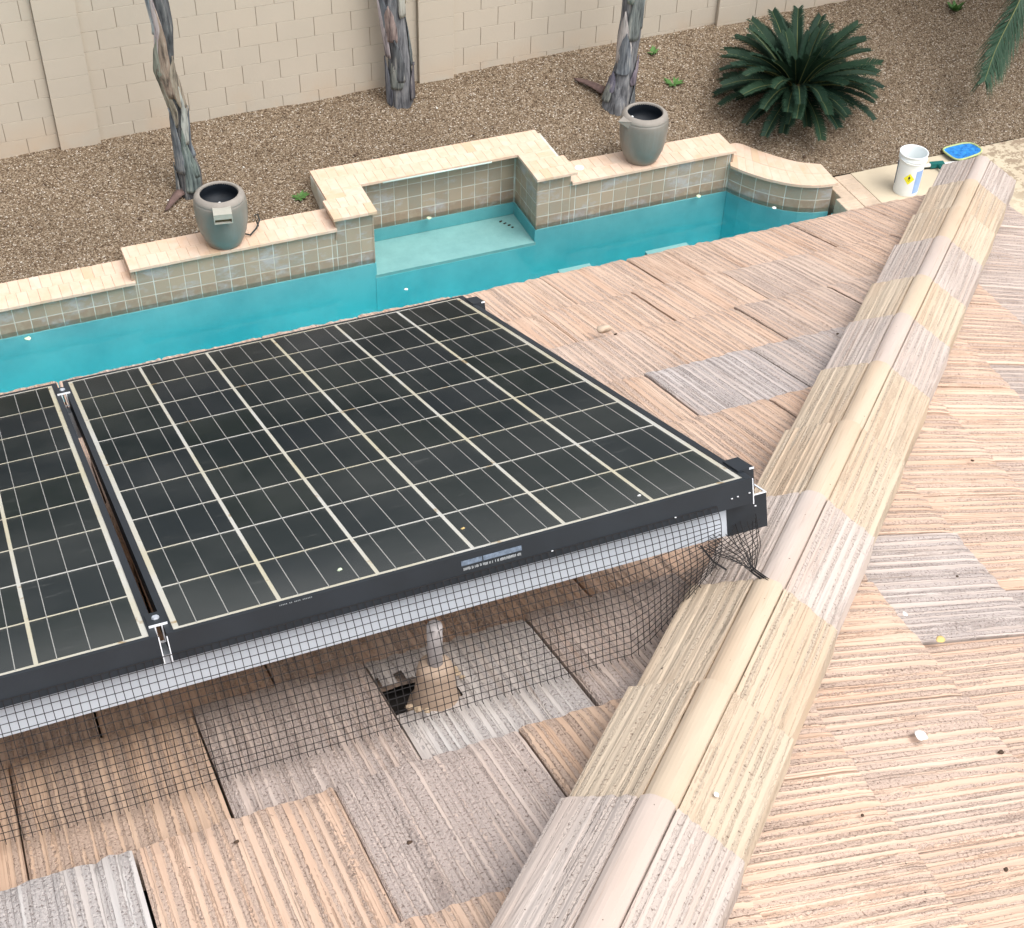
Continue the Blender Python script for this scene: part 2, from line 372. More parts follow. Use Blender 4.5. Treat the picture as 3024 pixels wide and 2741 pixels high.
m = NM('dead_palm_bark', 0.85, 0, 0.2)
off = m.comb(m.math('MULTIPLY', m.obj('Random'), 40.0), 0, 0)
p = m.vadd(m.coord('Object', (26, 26, 3.0)), off); f = m.noise(p, 1.0, 5, 0.65)
big = m.noise(m.coord('Object', (5, 5, 2.2)), 1.0, 3)
dk = m.mix(1.0, m.obj('Color'), (0.28, 0.28, 0.30), 'MULTIPLY'); lt = m.mix(0.35, m.obj('Color'), (0.72, 0.68, 0.60))
c = m.mix(m.rng(f, 0.34, 0.52), dk, m.obj('Color')); c = m.mix(m.rng(f, 0.55, 0.70), c, lt)
c = m.mix(m.rng(big, 0.52, 0.64, 0, 0.8), c, m.mix(1.0, c, (0.50, 0.50, 0.52), 'MULTIPLY'))
m.base(c); m.bump(f, 0.7, 0.02); M['bark'] = m.mat
m = NM('cycad_leaf', 0.65, 0, 0.22); r_ = m.obj('Random')
m.base(m.mix(r_, (0.009, 0.028, 0.016), (0.018, 0.045, 0.023))); M['frond'] = m.mat
M['rachis'] = simple('leaf_rib', (0.16, 0.17, 0.06), 0.6)
m = NM('palm_leaf', 0.55, 0, 0.35); m.base(m.mix(m.obj('Random'), (0.022, 0.060, 0.036), (0.03, 0.075, 0.04))); M['palmleaf'] = m.mat
M['weed'] = simple('weed_leaf', (0.07, 0.16, 0.04), 0.6, 0, 0.3, 20)
M['core'] = simple('cycad_core', (0.09, 0.055, 0.035), 0.95, 0, 0.3, 20, 0.8)

m = NM('glazed_jar', 0.42, 0, 0.45); p = m.coord('Object', (3, 3, 3)); f = m.noise(p, 1.0, 5)
sz = m.n('ShaderNodeSeparateXYZ'); m.t.links.new(m.coord(), sz.inputs[0])
c = m.mix(m.rng(f, 0.35, 0.7), (0.185, 0.172, 0.148), (0.222, 0.208, 0.180))
c = m.mix(m.rng(m.noise(m.coord('Object', (12, 12, 1.5)), 1.0, 4), 0.55, 0.75, 0, 0.5), c, (0.235, 0.24, 0.225))
m.base(c); M['jar'] = m.mat
M['rim'] = simple('jar_rim_stone', (0.27, 0.245, 0.215), 0.7, 0, 0.1, 9)
M['jarin'] = simple('jar_inside', (0.010, 0.014, 0.020), 0.6, 0, 0.3, 8)
M['spout'] = simple('spout_metal', (0.44, 0.43, 0.37), 0.5, 0.2, 0.08, 10)
M['spoutdark'] = simple('spout_mouth', (0.10, 0.09, 0.05), 0.8)
M['bucket'] = simple('bucket_plastic', (0.78, 0.82, 0.82), 0.4, 0, 0.03, spec=0.4)
M['bluelabel'] = simple('blue_label', (0.28, 0.42, 0.70), 0.5)
M['yellow'] = simple('yellow_label', (0.85, 0.78, 0.04), 0.5)
M['ink'] = simple('label_ink', (0.03, 0.03, 0.03), 0.6)
M['netblue'] = simple('net_fabric', (0.025, 0.20, 0.55), 0.7, 0, 0.35, 25, 0.4)
M['netrim'] = simple('net_frame', (0.42, 0.50, 0.22), 0.6)
M['green'] = simple('green_handle', (0.012, 0.13, 0.12), 0.5)
M['tan'] = simple('tan_painted_flashing', (0.42, 0.315, 0.235), 0.7, 0, 0.12, 30)
M['pipe'] = simple('pale_pipe', (0.50, 0.60, 0.55), 0.5, 0, 0.1, 6)
M['petal'] = simple('petal', (0.62, 0.72, 0.50), 0.6)
M['dropping'] = simple('dropping', (0.85, 0.85, 0.82), 0.8)
M['leafdry'] = simple('dry_leaf', (0.62, 0.45, 0.18), 0.8)
M['debris'] = simple('dark_debris', (0.07, 0.045, 0.03), 0.9)
M['mortarlump'] = simple('mortar_crumb', (0.50, 0.38, 0.26), 0.95, 0, 0.2, 30, 0.8)
M['brownhusk'] = simple('brown_husk', (0.13, 0.085, 0.075), 0.9, 0, 0.3, 14, 0.5)

# ------------------------------------------------------------------ frames
T = 0.364625
ct, stt = math.cos(T), math.sin(T)
P0 = Vector((-3.7942, -9.8317, 6.5253))                 # glass level, lower left corner of the big panel
N1 = Vector((0, stt, ct)); S1 = Vector((0, -ct, stt))   # left roof slope: normal, upslope
R0 = P0 - N1 * 0.25                                     # tile surface under it
HIPC = 8.432                                            # the hip runs where x - y = HIPC
def roofz(x, y): return R0.z - (y - R0.y) * math.tan(T)
HP = Vector((-2, -2 - HIPC, roofz(-2, -2 - HIPC)))
N2 = Vector((stt, 0, ct)); S2 = Vector((-ct, 0, stt))   # right roof slope
def onL(u, v, n=0.0): return R0 + Vector((1, 0, 0)) * u + S1 * v + N1 * n
def onP(u, v, n=0.0): return P0 + Vector((1, 0, 0)) * u + S1 * v + N1 * n
MP = frame((1, 0, 0), -S1, N1, P0)                      # panel frame: x right, y down-slope, z out

# ------------------------------------------------------------------ ground, deck, gravel
m0 = MB()
G0 = -0.06
for (a, b, c, d) in ((-60, -8, -60, 60), (14, 60, -60, 60), (-8, 14, 2.32, 60), (-8, 14, -60, -13.0)):
    m0.box(a, b, c, d, G0 - 0.5, G0)
tag(m0.build('ground', M['soil']), kind='structure')
m0 = MB()
m0.box(-8, 14, -13.0, -3.2, -0.3, -0.01)
m0.box(5.42, 14, -3.2, -0.43, -0.3, 0.05)
tag(m0.build('pool_deck', M['deck']), kind='structure')
# travertine strip between pool and concrete
strip = empty('deck_border', kind='structure')
y = -0.435; k = 0
while y > -3.1:
    for j, (a, b) in enumerate(((4.985, 5.20), (5.205, 5.415))):
        q = MB(); q.bbox(a, b, y - 0.098 - 0.0, y, -0.2, 0.052 + rnd.uniform(-.002, .002), 0.006)
        if not (j == 0 and y > -0.80): q.build('coping_brick', M['deckstone'], strip)
    if y > -0.80:
        q = MB(); q.bbox(5.055, 5.20, y - 0.098, y, -0.2, 0.052, 0.006); q.build('coping_brick', M['deckstone'], strip)
    y -= 0.102
def zw(x): return 0.565 + 0.017 * (min(max(x, -8), 9) + 3.3)
def zg(x, y):
    s = sstep(4.15, 5.1, x)
    y0 = 0.38 * (1 - s) - 0.43 * s; z0 = 0.19 * (1 - s) + 0.055 * s
    t = min(1.15, max(-0.3, (y - y0) / (2.1 - y0)))
    return z0 + t * (zw(x) - z0) + 0.03 * rn2(x * 1.4, y * 1.4, 3) + 0.014 * rn2(x * 6, y * 6, 5)
CB = [(4.409, 0.341), (4.54, 0.12), (4.711, -0.115), (4.87, -0.27), (5.045, -0.368)]    # back edge of curved coping
def in_pool(x, y):
    if x < 4.25 and y < 0.33: return True
    if -0.36 < x < 2.1 and y < 0.82: return True
    if 4.1 <= x <= 5.06:
        for (x0, y0), (x1, y1) in zip([(4.1, 0.36)] + CB, CB + [(5.07, -0.37)]):
            if x0 <= x <= x1: return y < y0 + (y1 - y0) * (x - x0) / (x1 - x0) - 0.04
    return False
nx, ny = 400, 54
xs = np.linspace(-8, 12, nx); ys = np.linspace(-0.435, 2.2, ny)
vs = [(x, y, zg(x, y)) for y in ys for x in xs]
fs = [(j * nx + i, j * nx + i + 1, (j + 1) * nx + i + 1, (j + 1) * nx + i) for j in range(ny - 1) for i in range(nx - 1)
      if not in_pool((xs[i] + xs[i + 1]) / 2, (ys[j] + ys[j + 1]) / 2)]
q = MB(); q.v = vs; q.f = fs; q.m = [0] * len(fs)
tag(q.build('gravel_bed', M['gravel'], smooth=True), kind='structure')
# loose stones over it, one countless mass
rg = np.random.RandomState(5)
NS = 26000
cs = []
while len(cs) < NS:
    x, y = rg.uniform(-4.6, 9.2), rg.uniform(-0.43, 2.08)
    if not in_pool(x, y - 0.03): cs.append((x, y))
cs = np.array(cs)
octa = np.array([(1, 0, 0), (0, 1, 0), (-1, 0, 0), (0, -1, 0), (0, 0, 1), (0, 0, -.4)], float)
of = np.array([(0, 1, 4), (1, 2, 4), (2, 3, 4), (3, 0, 4), (1, 0, 5), (2, 1, 5), (3, 2, 5), (0, 3, 5)])
size = rg.uniform(0.005, 0.0105, NS) * (1 + 0.9 * (rg.rand(NS) > 0.96))
ang = rg.uniform(0, 6.28, NS)
V = octa[None] * (1 + 0.45 * (rg.rand(NS, 6, 3) - .5)) * size[:, None, None] * np.array([1, 0.8, 0.65])
ca, sa = np.cos(ang)[:, None], np.sin(ang)[:, None]
X = V[:, :, 0] * ca - V[:, :, 1] * sa + cs[:, 0:1]; Y = V[:, :, 0] * sa + V[:, :, 1] * ca + cs[:, 1:2]
zz = np.array([zg(a, b) for a, b in cs])[:, None]
Z = V[:, :, 2] + zz + size[:, None] * 0.25
allv = np.stack([X, Y, Z], -1).reshape(-1, 3)
allf = (of[None] + (np.arange(NS) * 6)[:, None, None]).reshape(-1, 3)
me = bpy.data.meshes.new('gravel'); me.vertices.add(len(allv)); me.vertices.foreach_set('co', allv.ravel())
me.loops.add(len(allf) * 3); me.loops.foreach_set('vertex_index', allf.ravel().astype(np.int32))
me.polygons.add(len(allf)); me.polygons.foreach_set('loop_start', np.arange(0, len(allf) * 3, 3, dtype=np.int32))
me.materials.append(M['stone']); me.update(calc_edges=True)
a = me.attributes.new('tint', 'FLOAT', 'POINT'); a.data.foreach_set('value', np.repeat(rg.rand(NS) ** 1.15, 6).astype(np.float32))
tag(link('gravel', me), kind='stuff', label='loose brown and tan gravel stones covering the planting bed')

# ------------------------------------------------------------------ pool basin and water
WL = -0.10
q = MB()
q.box(-8, 5.0, -3.2, 0.0, -1.45, -1.15)                      # floor
q.box(-8, 5.06, -3.5, -3.2, -1.45, -0.02)                    # near wall (hidden under the eaves)
q.box(5.0, 5.3, -3.2, -0.79, -1.45, -0.16)
q.box(-8.3, -8, -3.5, 0.3, -1.45, -0.02)
tag(q.build('pool_basin', M['plaster']), kind='structure')
q = MB(); q.prism([(-8.02, -3.22), (5.02, -3.22), (5.02, 0.011), (1.8055, 0.011), (1.8055, 0.611), (-0.0115, 0.611), (-0.0115, 0.011), (-8.02, 0.011)], -1.17, WL)
tag(q.build('pool_water', M['water']), kind='structure')

# ------------------------------------------------------------------ raised pool wall
TL = 0.1524
pw = empty('raised_pool_wall', (0, 0, 0), label='stepped raised pool wall faced in square slate tiles with cream travertine coping', cat='pool wall')
q = MB()
LEV = {'low': 0.18, 'mid': 0.33, 'high': 0.47}
q.box(-8, -2.462, 0.012, 0.36, -1.45, LEV['low'])
q.box(-2.462, -0.405, 0.012, 0.36, -1.45, LEV['mid'])
q.box(-0.405, -0.012, 0.012, 0.86, -1.45, LEV['high'])
q.box(1.8063, 2.19, 0.012, 0.86, -1.45, LEV['high'])
q.box(-0.012, 1.8063, 0.612, 0.86, -1.45, LEV['high'])
q.box(2.19, 4.12, 0.012, 0.36, -1.45, LEV['mid'])
q.build('wall_core', M['grout'], pw)
q = MB()                                                     # plaster faces under water
q.box(-8, -0.012, 0.002, 0.0119, -1.2, -0.155); q.box(1.8063, 4.13, 0.002, 0.0119, -1.2, -0.155)
q.build('plaster_face', M['plaster'], pw)
q = MB(); q.box(-0.0119, 1.8062, -0.004, -0.0001, -1.2, -0.335); q.build('bench_face', M['plaster'], pw)
q = MB(); q.box(-0.012, 1.8063, 0.0, 0.6, -1.3, -0.30)
q.build('spa_bench', M['plaster2'], pw)
q = MB(); q.box(-0.0119, 0.001, 0.0025, 0.6, -0.299, -0.155); q.box(1.793, 1.8062, 0.0025, 0.6, -0.299, -0.155); q.box(0.001, 1.793, 0.602, 0.6119, -0.299, -0.155)
q.build('spa_plaster', M['plaster'], pw)
for b_ in ((1.83, 2.2, -1.5, -0.54, -1.2, -0.32), (2.86, 3.36, -1.6, -0.54, -1.2, -0.32)):
    q = MB(); q.box(*b_); q.build('underwater_step', M['plaster2'], pw)

tile_cache = {}
def wall_tile(wd, hg):
    key = (round(wd, 3), round(hg, 3))
    if key not in tile_cache:
        q = MB(); g = 0.0045
        q.bbox(g, wd - g, g, hg - g, -0.012, 0.003, 0.002)
        tile_cache[key] = q.mesh('tile', M['tilepool'])
    return tile_cache[key]
def put_tile(ox, oy, z, dx, dy, wd, hg):
    """tile whose local x runs along (dx,dy), local y up, face normal towards the water"""
    X = Vector((dx, dy, 0)); Y = Vector((0, 0, 1)); Z = X.cross(Y)
    link('tile', wall_tile(wd, hg), pw, frame(X, Y, Z, (ox, oy, z)))
def row(x0, x1, top, left_first=None, y=0.012, u0=0.0):
    k = math.floor((x0 - u0) / TL + 1e-6)
    while u0 + k * TL < x1 - 1e-3:
        a = max(x0, u0 + k * TL); b = min(x1, u0 + (k + 1) * TL)
        if b - a > 0.02:
            for r in range(-1, 4):
                z0 = r * TL
                z1 = min(z0 + TL, top)
                if z1 - z0 > 0.02: put_tile(a, y, z0, 1, 0, b - a, z1 - z0)
        k += 1
row(-5.2, -2.462, LEV['low']); row(-2.462, -0.405, LEV['mid']); row(-0.405, 0.0, LEV['high'])
row(0.0, 1.7943, LEV['high'], y=0.612, u0=0.5738 - 3 * TL)
row(1.7943, 2.19, LEV['high'], u0=1.7943); row(2.19, 4.105, LEV['mid'], u0=1.7943)
for k in range(4):                                           # spa side walls
    for r in range(-1, 4):
        z1 = min(r * TL + TL, LEV['high'])
        if z1 - r * TL > 0.02:
            put_tile(1.8063, 0.6 - k * TL + 0.0, r * TL, 0, -1, min(TL, 0.6 - k * TL), z1 - r * TL)
            put_tile(-0.012, 0.6 - (k + 1) * TL if k < 3 else 0.0, r * TL, 0, 1, TL if k < 3 else 0.6 - 3 * TL, z1 - r * TL)
# coping bricks
brick_cache = {}
def brick(x0, x1, y0, y1, z, parent=pw, jitter=True):
    w_, d_ = round(x1 - x0, 3), round(y1 - y0, 3)
    if (w_, d_) not in brick_cache:
        q = MB(); g = 0.0006
        q.bbox(g, w_ - g, g, d_ - g, 0.0, 0.031, 0.002); brick_cache[(w_, d_)] = q.mesh('coping_brick', M['coping'])
    o = link('coping_brick', brick_cache[(w_, d_)], parent)
    o.location = (x0, y0, z + (rnd.uniform(-.001, .001) if jitter else 0))
    return o
def cope(x0, x1, y0, y1, z, n=None, along='x', rows=2, stagger=0.5):
    """two rows of bricks laid across the wall"""
    L = (x1 - x0) if along == 'x' else (y1 - y0)
    n = max(1, round(L / 0.101)); s = L / n
    for r in range(rows):
        offs = 0 if r % 2 == 0 else s * stagger
        cuts = [0] + [offs + s * i for i in range(0 if offs > 0 else 1, n)] + [L]
        cuts = sorted(set(round(c, 4) for c in cuts if -1e-6 <= c <= L + 1e-6))
        for a, b in zip(cuts, cuts[1:]):
            if b - a < 0.015: continue
            if along == 'x':
                d = (y1 - y0) / rows; brick(x0 + a, x0 + b, y0 + r * d, y0 + (r + 1) * d, z)
            else:
                d = (x1 - x0) / rows; brick(x0 + r * d, x0 + (r + 1) * d, y0 + a, y0 + b, z)
cope(-5.3, -2.462, -0.035, 0.40, LEV['low'])
cope(-2.50, -0.405, -0.035, 0.38, LEV['mid'])
cope(2.19, 4.15, -0.035, 0.38, LEV['mid'])
cope(-0.40, 2.145, 0.47, 0.90, LEV['high'])                  # behind the spa
cope(-0.40, 0.012, 0.30, 0.47, LEV['high'], along='y'); cope(1.765, 2.145, 0.30, 0.47, LEV['high'], along='y')
cope(-0.445, 0.012, -0.07, 0.30, LEV['high']); cope(1.765, 2.225, -0.07, 0.30, LEV['high'])
q = MB(); q.box(-8, -5.31, -0.035, 0.40, LEV['low'], LEV['low'] + 0.03); q.build('coping', M['coping'], pw)
# stacked end of spa pier (cheek stones)
for (x0, x1, y1, z0, z1) in ((-0.445 + 0.03, -0.4052, 0.30, 0.212, 0.468), (-2.495, -2.4625, 0.34, 0.212, 0.328)):
    q = MB(); q.box(x0, x1, -0.004, y1, z0, z1); q.build('cheek_stone', M['mortar'], pw)
q = MB(); q.box(4.12, 4.145, 0.0, 0.34, 0.0, 0.328); q.build('cheek_stone', M['mortar'], pw)
# curved end: wall, tiles, coping
CF = [(4.085, -0.06), (4.20, -0.27), (4.356, -0.464), (4.564, -0.649), (4.79, -0.755), (5.02, -0.785)]
def resample(pts, n):
    P = [Vector((p[0], p[1], 0)) for p in pts]; 
    # Catmull-Rom then equal arc length
    dense = []
    for i in range(len(P) - 1):
        p0 = P[max(i - 1, 0)]; p1 = P[i]; p2 = P[i + 1]; p3 = P[min(i + 2, len(P) - 1)]
        for k in range(12):
            t = k / 12; dense.append(0.5 * ((2 * p1) + (p2 - p0) * t + (2 * p0 - 5 * p1 + 4 * p2 - p3) * t * t + (3 * p1 - p0 - 3 * p2 + p3) * t ** 3))
    dense.append(P[-1]); L = [0]
    for a, b in zip(dense, dense[1:]): L.append(L[-1] + (b - a).length)
    out = []
    for i in range(n + 1):
        s = L[-1] * i / n; j = max(k for k in range(len(L)) if L[k] <= s + 1e-9); j = min(j, len(dense) - 2)
        f = (s - L[j]) / max(1e-9, L[j + 1] - L[j]); out.append(dense[j].lerp(dense[j + 1], f))
    return out
nb = 12
cf = resample(CF, nb); cb = resample([(4.28, 0.36)] + CB[0:], nb)
for i in range(nb):
    mid0, mid1 = (cf[i] + cb[i]) / 2, (cf[i + 1] + cb[i + 1]) / 2
    for a, b, c, d in ((cf[i], cf[i + 1], mid1, mid0), (mid0, mid1, cb[i + 1], cb[i])):
        ce = (a + b + c + d) / 4; q = MB()
        poly = [((p - ce) * 0.985) for p in (a, b, c, d)]
        q.prism([(p.x, p.y) for p in poly], 0, 0.03); o = q.build('coping_brick', M['coping'], pw); o.location = (ce.x, ce.y, 0.175 + rnd.uniform(-.001, .001))
wf = resample([(4.12, 0.0), (4.235, -0.235), (4.385, -0.43), (4.58, -0.605), (4.80, -0.712), (4.985, -0.745)], 7)
q = MB()
q.prism([(p.x, p.y) for p in wf] + [(p.x - 0.02, p.y - 0.03) for p in reversed(cb)], -1.45, 0.1745)
q.build('curved_wall_core', M['grout'], pw)
for i in range(7):
    a, b = wf[i], wf[i + 1]; d = (b - a); L = d.length; d.normalize()
    for r in (-1, 0):
        X = d; Y = Vector((0, 0, 1)); Z = X.cross(Y)
        link('tile', wall_tile(L, TL if r else min(TL, 0.17)), pw, frame(X, Y, Z, Vector((a.x, a.y, r * TL)) ))
q = MB()
pts = [(p.x - 0.004, p.y - 0.006) for p in wf]
q.prism(pts + [(p.x, p.y) for p in reversed(wf)], -1.2, -0.156); q.build('curved_plaster', M['plaster'], pw)
# pale supply pipe under the spa coping
q = MB(); q.tube([(0.25, 0.452, 0.482), (0.85, 0.452, 0.482), (1.46, 0.452, 0.482)], 0.009, 8); q.build('supply_pipe', M['pipe'], pw, True)
o = None
q = MB(); q.lathe([(0.0, 0.0), (0.048, 0.0), (0.052, 0.003), (0.05, 0.008), (0.030, 0.009), (0.028, 0.006), (0.012, 0.006), (0.010, 0.010), (0.0, 0.010)], 28)
o = q.build('drain_lid', M['white'], None, True); o.location = (2.375, 0.215, LEV['mid'] + 0.0315)
tag(o, 'small round white lid lying on the coping just right of the spa', 'lid')

# ------------------------------------------------------------------ block wall
bw = empty('block_wall', (0, 2.1, 0), label='long beige painted concrete block wall with flat pilasters behind the gravel bed', cat='wall')
BH, BWD = 0.2032, 0.4064
q = MB(); q.box(-9, 13, 0.006, 0.2, -0.1, 2.62); q.build('mortar_core', M['blockmortar'], bw)
blk_cache = {}
def block(x0, x1, z0, nm='block', y=0.0, dep=0.03, zt=BH):
    key = (round(x1 - x0, 3), dep)
    if key not in blk_cache:
        q = MB(); wd = x1 - x0; g = 0.003 if nm == 'block' else 0.0
        vs = [(g, 0, 0.0008), (wd - g, 0, 0.0008), (wd - g, 0, BH - 0.0008), (g, 0, BH - 0.0008)]
        b = 0.0022
        fr_ = [(g + b, -0.0, 0.0008 + b), (wd - g - b, 0, 0.0008 + b), (wd - g - b, 0, BH - 0.0008 - b), (g + b, 0, BH - 0.0008 - b)]
        front = [(x, 0.0, z) for x, _, z in fr_]; mid = [(x, 0.0022, z) for x, _, z in vs]; back = [(x, dep, z) for x, _, z in vs]
        q.add(front + mid + back, [(0, 1, 2, 3)] + [(i, 4 + i, 4 + (i + 1) % 4, (i + 1) % 4) for i in range(4)] + [(4 + i, 8 + i, 8 + (i + 1) % 4, 4 + (i + 1) % 4) for i in range(4)])
        q.f = [tuple(reversed(f)) if n_ else f for n_, f in enumerate(q.f)]
        blk_cache[key] = q.mesh(nm, M['block'])
    o = link(nm, blk_cache[key], bw); o.location = (x0, y + rnd.uniform(-0.0006, 0.0006), z0)
pil = [(-2.725, -2.31), (1.235, 1.642), (4.955, 5.36), (8.72, 9.12)]
secs = [(-6.4, -2.725, -2.84), (-2.31, 1.235, -2.1476), (1.642, 4.955, 1.7757), (5.36, 8.72, 5.49)]
for (a, b, ph) in secs:
    for r in range(-3, 8):
        z0 = 1.95 - BH * (r + 1)
        if z0 < 0.2: continue
        off = ph if r % 2 else ph + BWD / 2
        k = math.floor((a - off) / BWD)
        while off + k * BWD < b - 0.01:
            x0, x1 = max(a, off + k * BWD), min(b, off + (k + 1) * BWD)
            if x1 - x0 > 0.03: block(x0, x1, z0)
            k += 1
for (a, b) in pil:
    for r in range(-3, 8):
        z0 = 1.95 - BH * (r + 1)
        if z0 > 0.2: block(a, b, z0, 'pilaster_block', -0.052, 0.0575)

# ------------------------------------------------------------------ house and tiled roof
house = empty('house', (0, 0, 0), label='house corner with hipped roof of raked peach concrete tiles and yellow hip caps', cat='house')
EAVE_V = -0.93
EX = R0.y - EAVE_V * 0 + 0.93 * ct                           # y of the eave edge
eave_y = R0.y + 0.93 * ct; eave_z = R0.z - 0.93 * stt; eave_x = eave_y + HIPC
q = MB()
q.box(-9, eave_x - 0.55, -20, eave_y - 0.55, -0.3, eave_z - 0.12); q.build('wall', M['stucco'], house)
q = MB()
q.box(-9, eave_x - 0.06, eave_y - 0.085, eave_y - 0.05, eave_z - 0.27, eave_z - 0.085)
q.box(eave_x - 0.085, eave_x - 0.0601, -20, eave_y - 0.086, eave_z - 0.27, eave_z - 0.085)
q.box(-9, eave_x - 0.0861, -20, eave_y - 0.0861, eave_z - 0.14, eave_z - 0.12)
q.build('fascia', M['stucco'], house)
def slope_deck(n_below):
    hx = eave_x
    return None
# roof decks (dark underlay) below the tiles
def hipp(s, n=0): return Vector((s, s - HIPC, roofz(s, s - HIPC) + n))
sU = -8.0
dn = -0.066
q = MB()
A = [Vector((-9, eave_y - 0.03, 0)), Vector((eave_x - 0.03, eave_y - 0.03, 0)), Vector((sU, sU - HIPC, 0)), Vector((-9, sU - HIPC, 0))]
q.add([(p.x, p.y, roofz(p.x, p.y) + dn / ct) for p in A], [(0, 1, 2, 3)])
roofL = q.build('roof_slope', M['underlay'], house)
q = MB()
B = [Vector((eave_x - 0.03, eave_y - 0.03, 0)), Vector((eave_x - 0.03, -20, 0)), Vector((sU, -20, 0)), Vector((sU, sU - HIPC, 0))]
q.add([(p.x, p.y, HP.z - (p.x - HP.x) * math.tan(T) + dn / ct) for p in B], [(0, 3, 2, 1)])
roofR = q.build('roof_slope', M['underlay'], house)

EXPO, TW, TLEN, TTH = 0.352, 0.302, 0.415, 0.028
def tile_geom(seed, hole=None):
    """raked concrete tile: local x across, y upslope, z out; top of its lower edge at z=0"""
    nxx, nyy = 56, 14
    W_ = TW - 0.0036
    prof = []
    for i in range(nxx + 1):
        x = i / nxx
        prof.append(0.0034 * rn(x * 17, seed) + 0.0018 * rn(x * 41, seed + 3) + 0.0030 * rn(x * 6, seed + 7))
    q = MB()
    top = []; bot = []
    for j in range(nyy + 1):
        yy = j / nyy * TLEN
        for i in range(nxx + 1):
            x = i / nxx * W_
            e = (0.0065 * rn(i * 0.33, seed + 9) + 0.0035 * rn(i * 1.1, seed + 5)) if j == 0 else (0.003 * rn(i * 0.5, seed + 9) if j == 1 else 0)
            z = -TTH / EXPO * yy + prof[i] + 0.0016 * rn2(i * 0.8, j * 1.3, seed)
            if j == 0: z -= 0.0035
            if i in (0, nxx): z -= 0.003
            top.append((x, yy + e, z))
    W1 = nxx + 1
    fs = []
    for j in range(nyy):
        for i in range(nxx):
            xm, ym = (i + .5) / nxx * W_, (j + .5) / nyy * TLEN
            if hole and hole(xm, ym): continue
            fs.append((j * W1 + i, j * W1 + i + 1, (j + 1) * W1 + i + 1, (j + 1) * W1 + i))
    q.add(top, fs)
    b = len(q.v)
    # skirt (front + sides)
    ring = [(0 * W1 + i) for i in range(W1)]
    q.v += [(top[k][0], top[k][1] + 0.003, -TTH + 0.001) for k in ring]
    q.f += [(b + i, b + i + 1, ring[i + 1], ring[i]) for i in range(nxx)]; q.m += [0] * nxx
    for side in (0, nxx):
        col = [j * W1 + side for j in range(nyy + 1)]; b = len(q.v)
        q.v += [(top[k][0], top[k][1], top[k][2] - 0.026) for k in col]
        for j in range(nyy):
            f = (col[j], col[j + 1], b + j + 1, b + j)
            q.f.append(f if side == 0 else tuple(reversed(f))); q.m.append(0)
    return q
variants = [tile_geom(s).mesh('tile', M['tile']) for s in range(14)]
PEACH = (0.635, 0.465, 0.355); TAN = (0.58, 0.42, 0.31); MAUVE = (0.56, 0.465, 0.41); GREYW = (0.56, 0.525, 0.50); PINK = (0.61, 0.47, 0.38)
def tile_color(x, y, slope, j, k):
    r = rnd.random()
    if slope == 0:
        u = x; v = y
        special = [((0.313, 1.205), GREYW, 0.5), ((-0.142, 1.55), PEACH, 0.40), ((0.16, 1.55), MAUVE, 0.72), ((0.462, 1.55), TAN, 0.55),
                   ((-0.444, 1.55), GREYW, 0.66), ((-0.289, 1.205), TAN, 0.55), ((0.013, 1.205), MAUVE, 0.70), ((0.615, 1.205), MAUVE, 0.62),
                   ((-0.591, 1.205), TAN, 0.30), ((1.37, 0.142), (0.56, 0.50, 0.47), 0.5), ((1.672, 0.142), (0.55, 0.475, 0.43), 0.5), ((2.13, -0.21), PINK, 0.5), ((1.52, -0.21), PEACH, 0.4)]
        for (su, sv), c, a in special:
            if abs(u - su) < 0.08 and abs(v - sv) < 0.1: return c + (a,)
        if v > 0.9:
            c, a = (PEACH, 0.45) if r < 0.45 else (PINK, 0.6)
        elif r < 0.72: c, a = PEACH, rnd.uniform(0.28, 0.46)
        elif r < 0.97: c, a = PINK, rnd.uniform(0.34, 0.52)
        else: c, a = PINK, 0.55
    else:
        if r < 0.68: c, a = (0.625, 0.46, 0.355), rnd.uniform(0.36, 0.53)
        elif r < 0.92: c, a = (0.61, 0.46, 0.365), rnd.uniform(0.44, 0.60)
        else: c, a = (0.53, 0.44, 0.385), 0.56
        if abs(x + 2.193) < .05 and -11.33 < y < -11.2: c, a = (0.54, 0.47, 0.43), 0.5
        if abs(x + 1.864) < .05 and -11.5 < y < -11.3: c, a = (0.53, 0.46, 0.42), 0.5
    s = rnd.uniform(0.93, 1.06)
    return (c[0] * s, c[1] * s, c[2] * s, a)
def clip_mesh(src, mtx, co, no):
    me = src.copy(); bm = bmesh.new(); bm.from_mesh(me)
    inv = mtx.inverted(); lc = inv @ co; ln = (mtx.to_3x3().transposed() @ no)
    bmesh.ops.bisect_plane(bm, geom=bm.verts[:] + bm.edges[:] + bm.faces[:], plane_co=lc, plane_no=ln, clear_outer=True)
    n_ = len(bm.faces); bm.to_mesh(me); bm.free(); me.name = 'tile'
    return me if n_ else None
vplane = Vector((1, -1, 0)).normalized()
def add_tile(parent, O, X, Y, Z, side, color, me=None):
    jx = X * rnd.uniform(-0.0012, 0.0012) + Y * rnd.uniform(-0.006, 0.006) + Z * rnd.uniform(-0.002, 0.002)
    rot = rnd.uniform(-0.006, 0.006)
    X2 = (X + Y * rot).normalized(); Y2 = (Y - X * rot).normalized()
    tw = rnd.uniform(-0.006, 0.006); X2 = (X2 + Z * tw).normalized(); Z2 = X2.cross(Y2)
    mt = frame(X2, Y2, Z2, O + jx)
    me = me or variants[rnd.randrange(14)]
    corners = [mt @ Vector(c) for c in ((0, 0, 0), (TW, 0, 0), (TW, TLEN, 0), (0, TLEN, 0))]
    ds = [side * (c.x - c.y - HIPC) for c in corners]
    if min(ds) > 0: return
    if max(ds) > 0:
        me = clip_mesh(me, mt, Vector((0, -HIPC, 0)), vplane * side)
        if me is None: return
    link('tile', me, parent, mt, color)
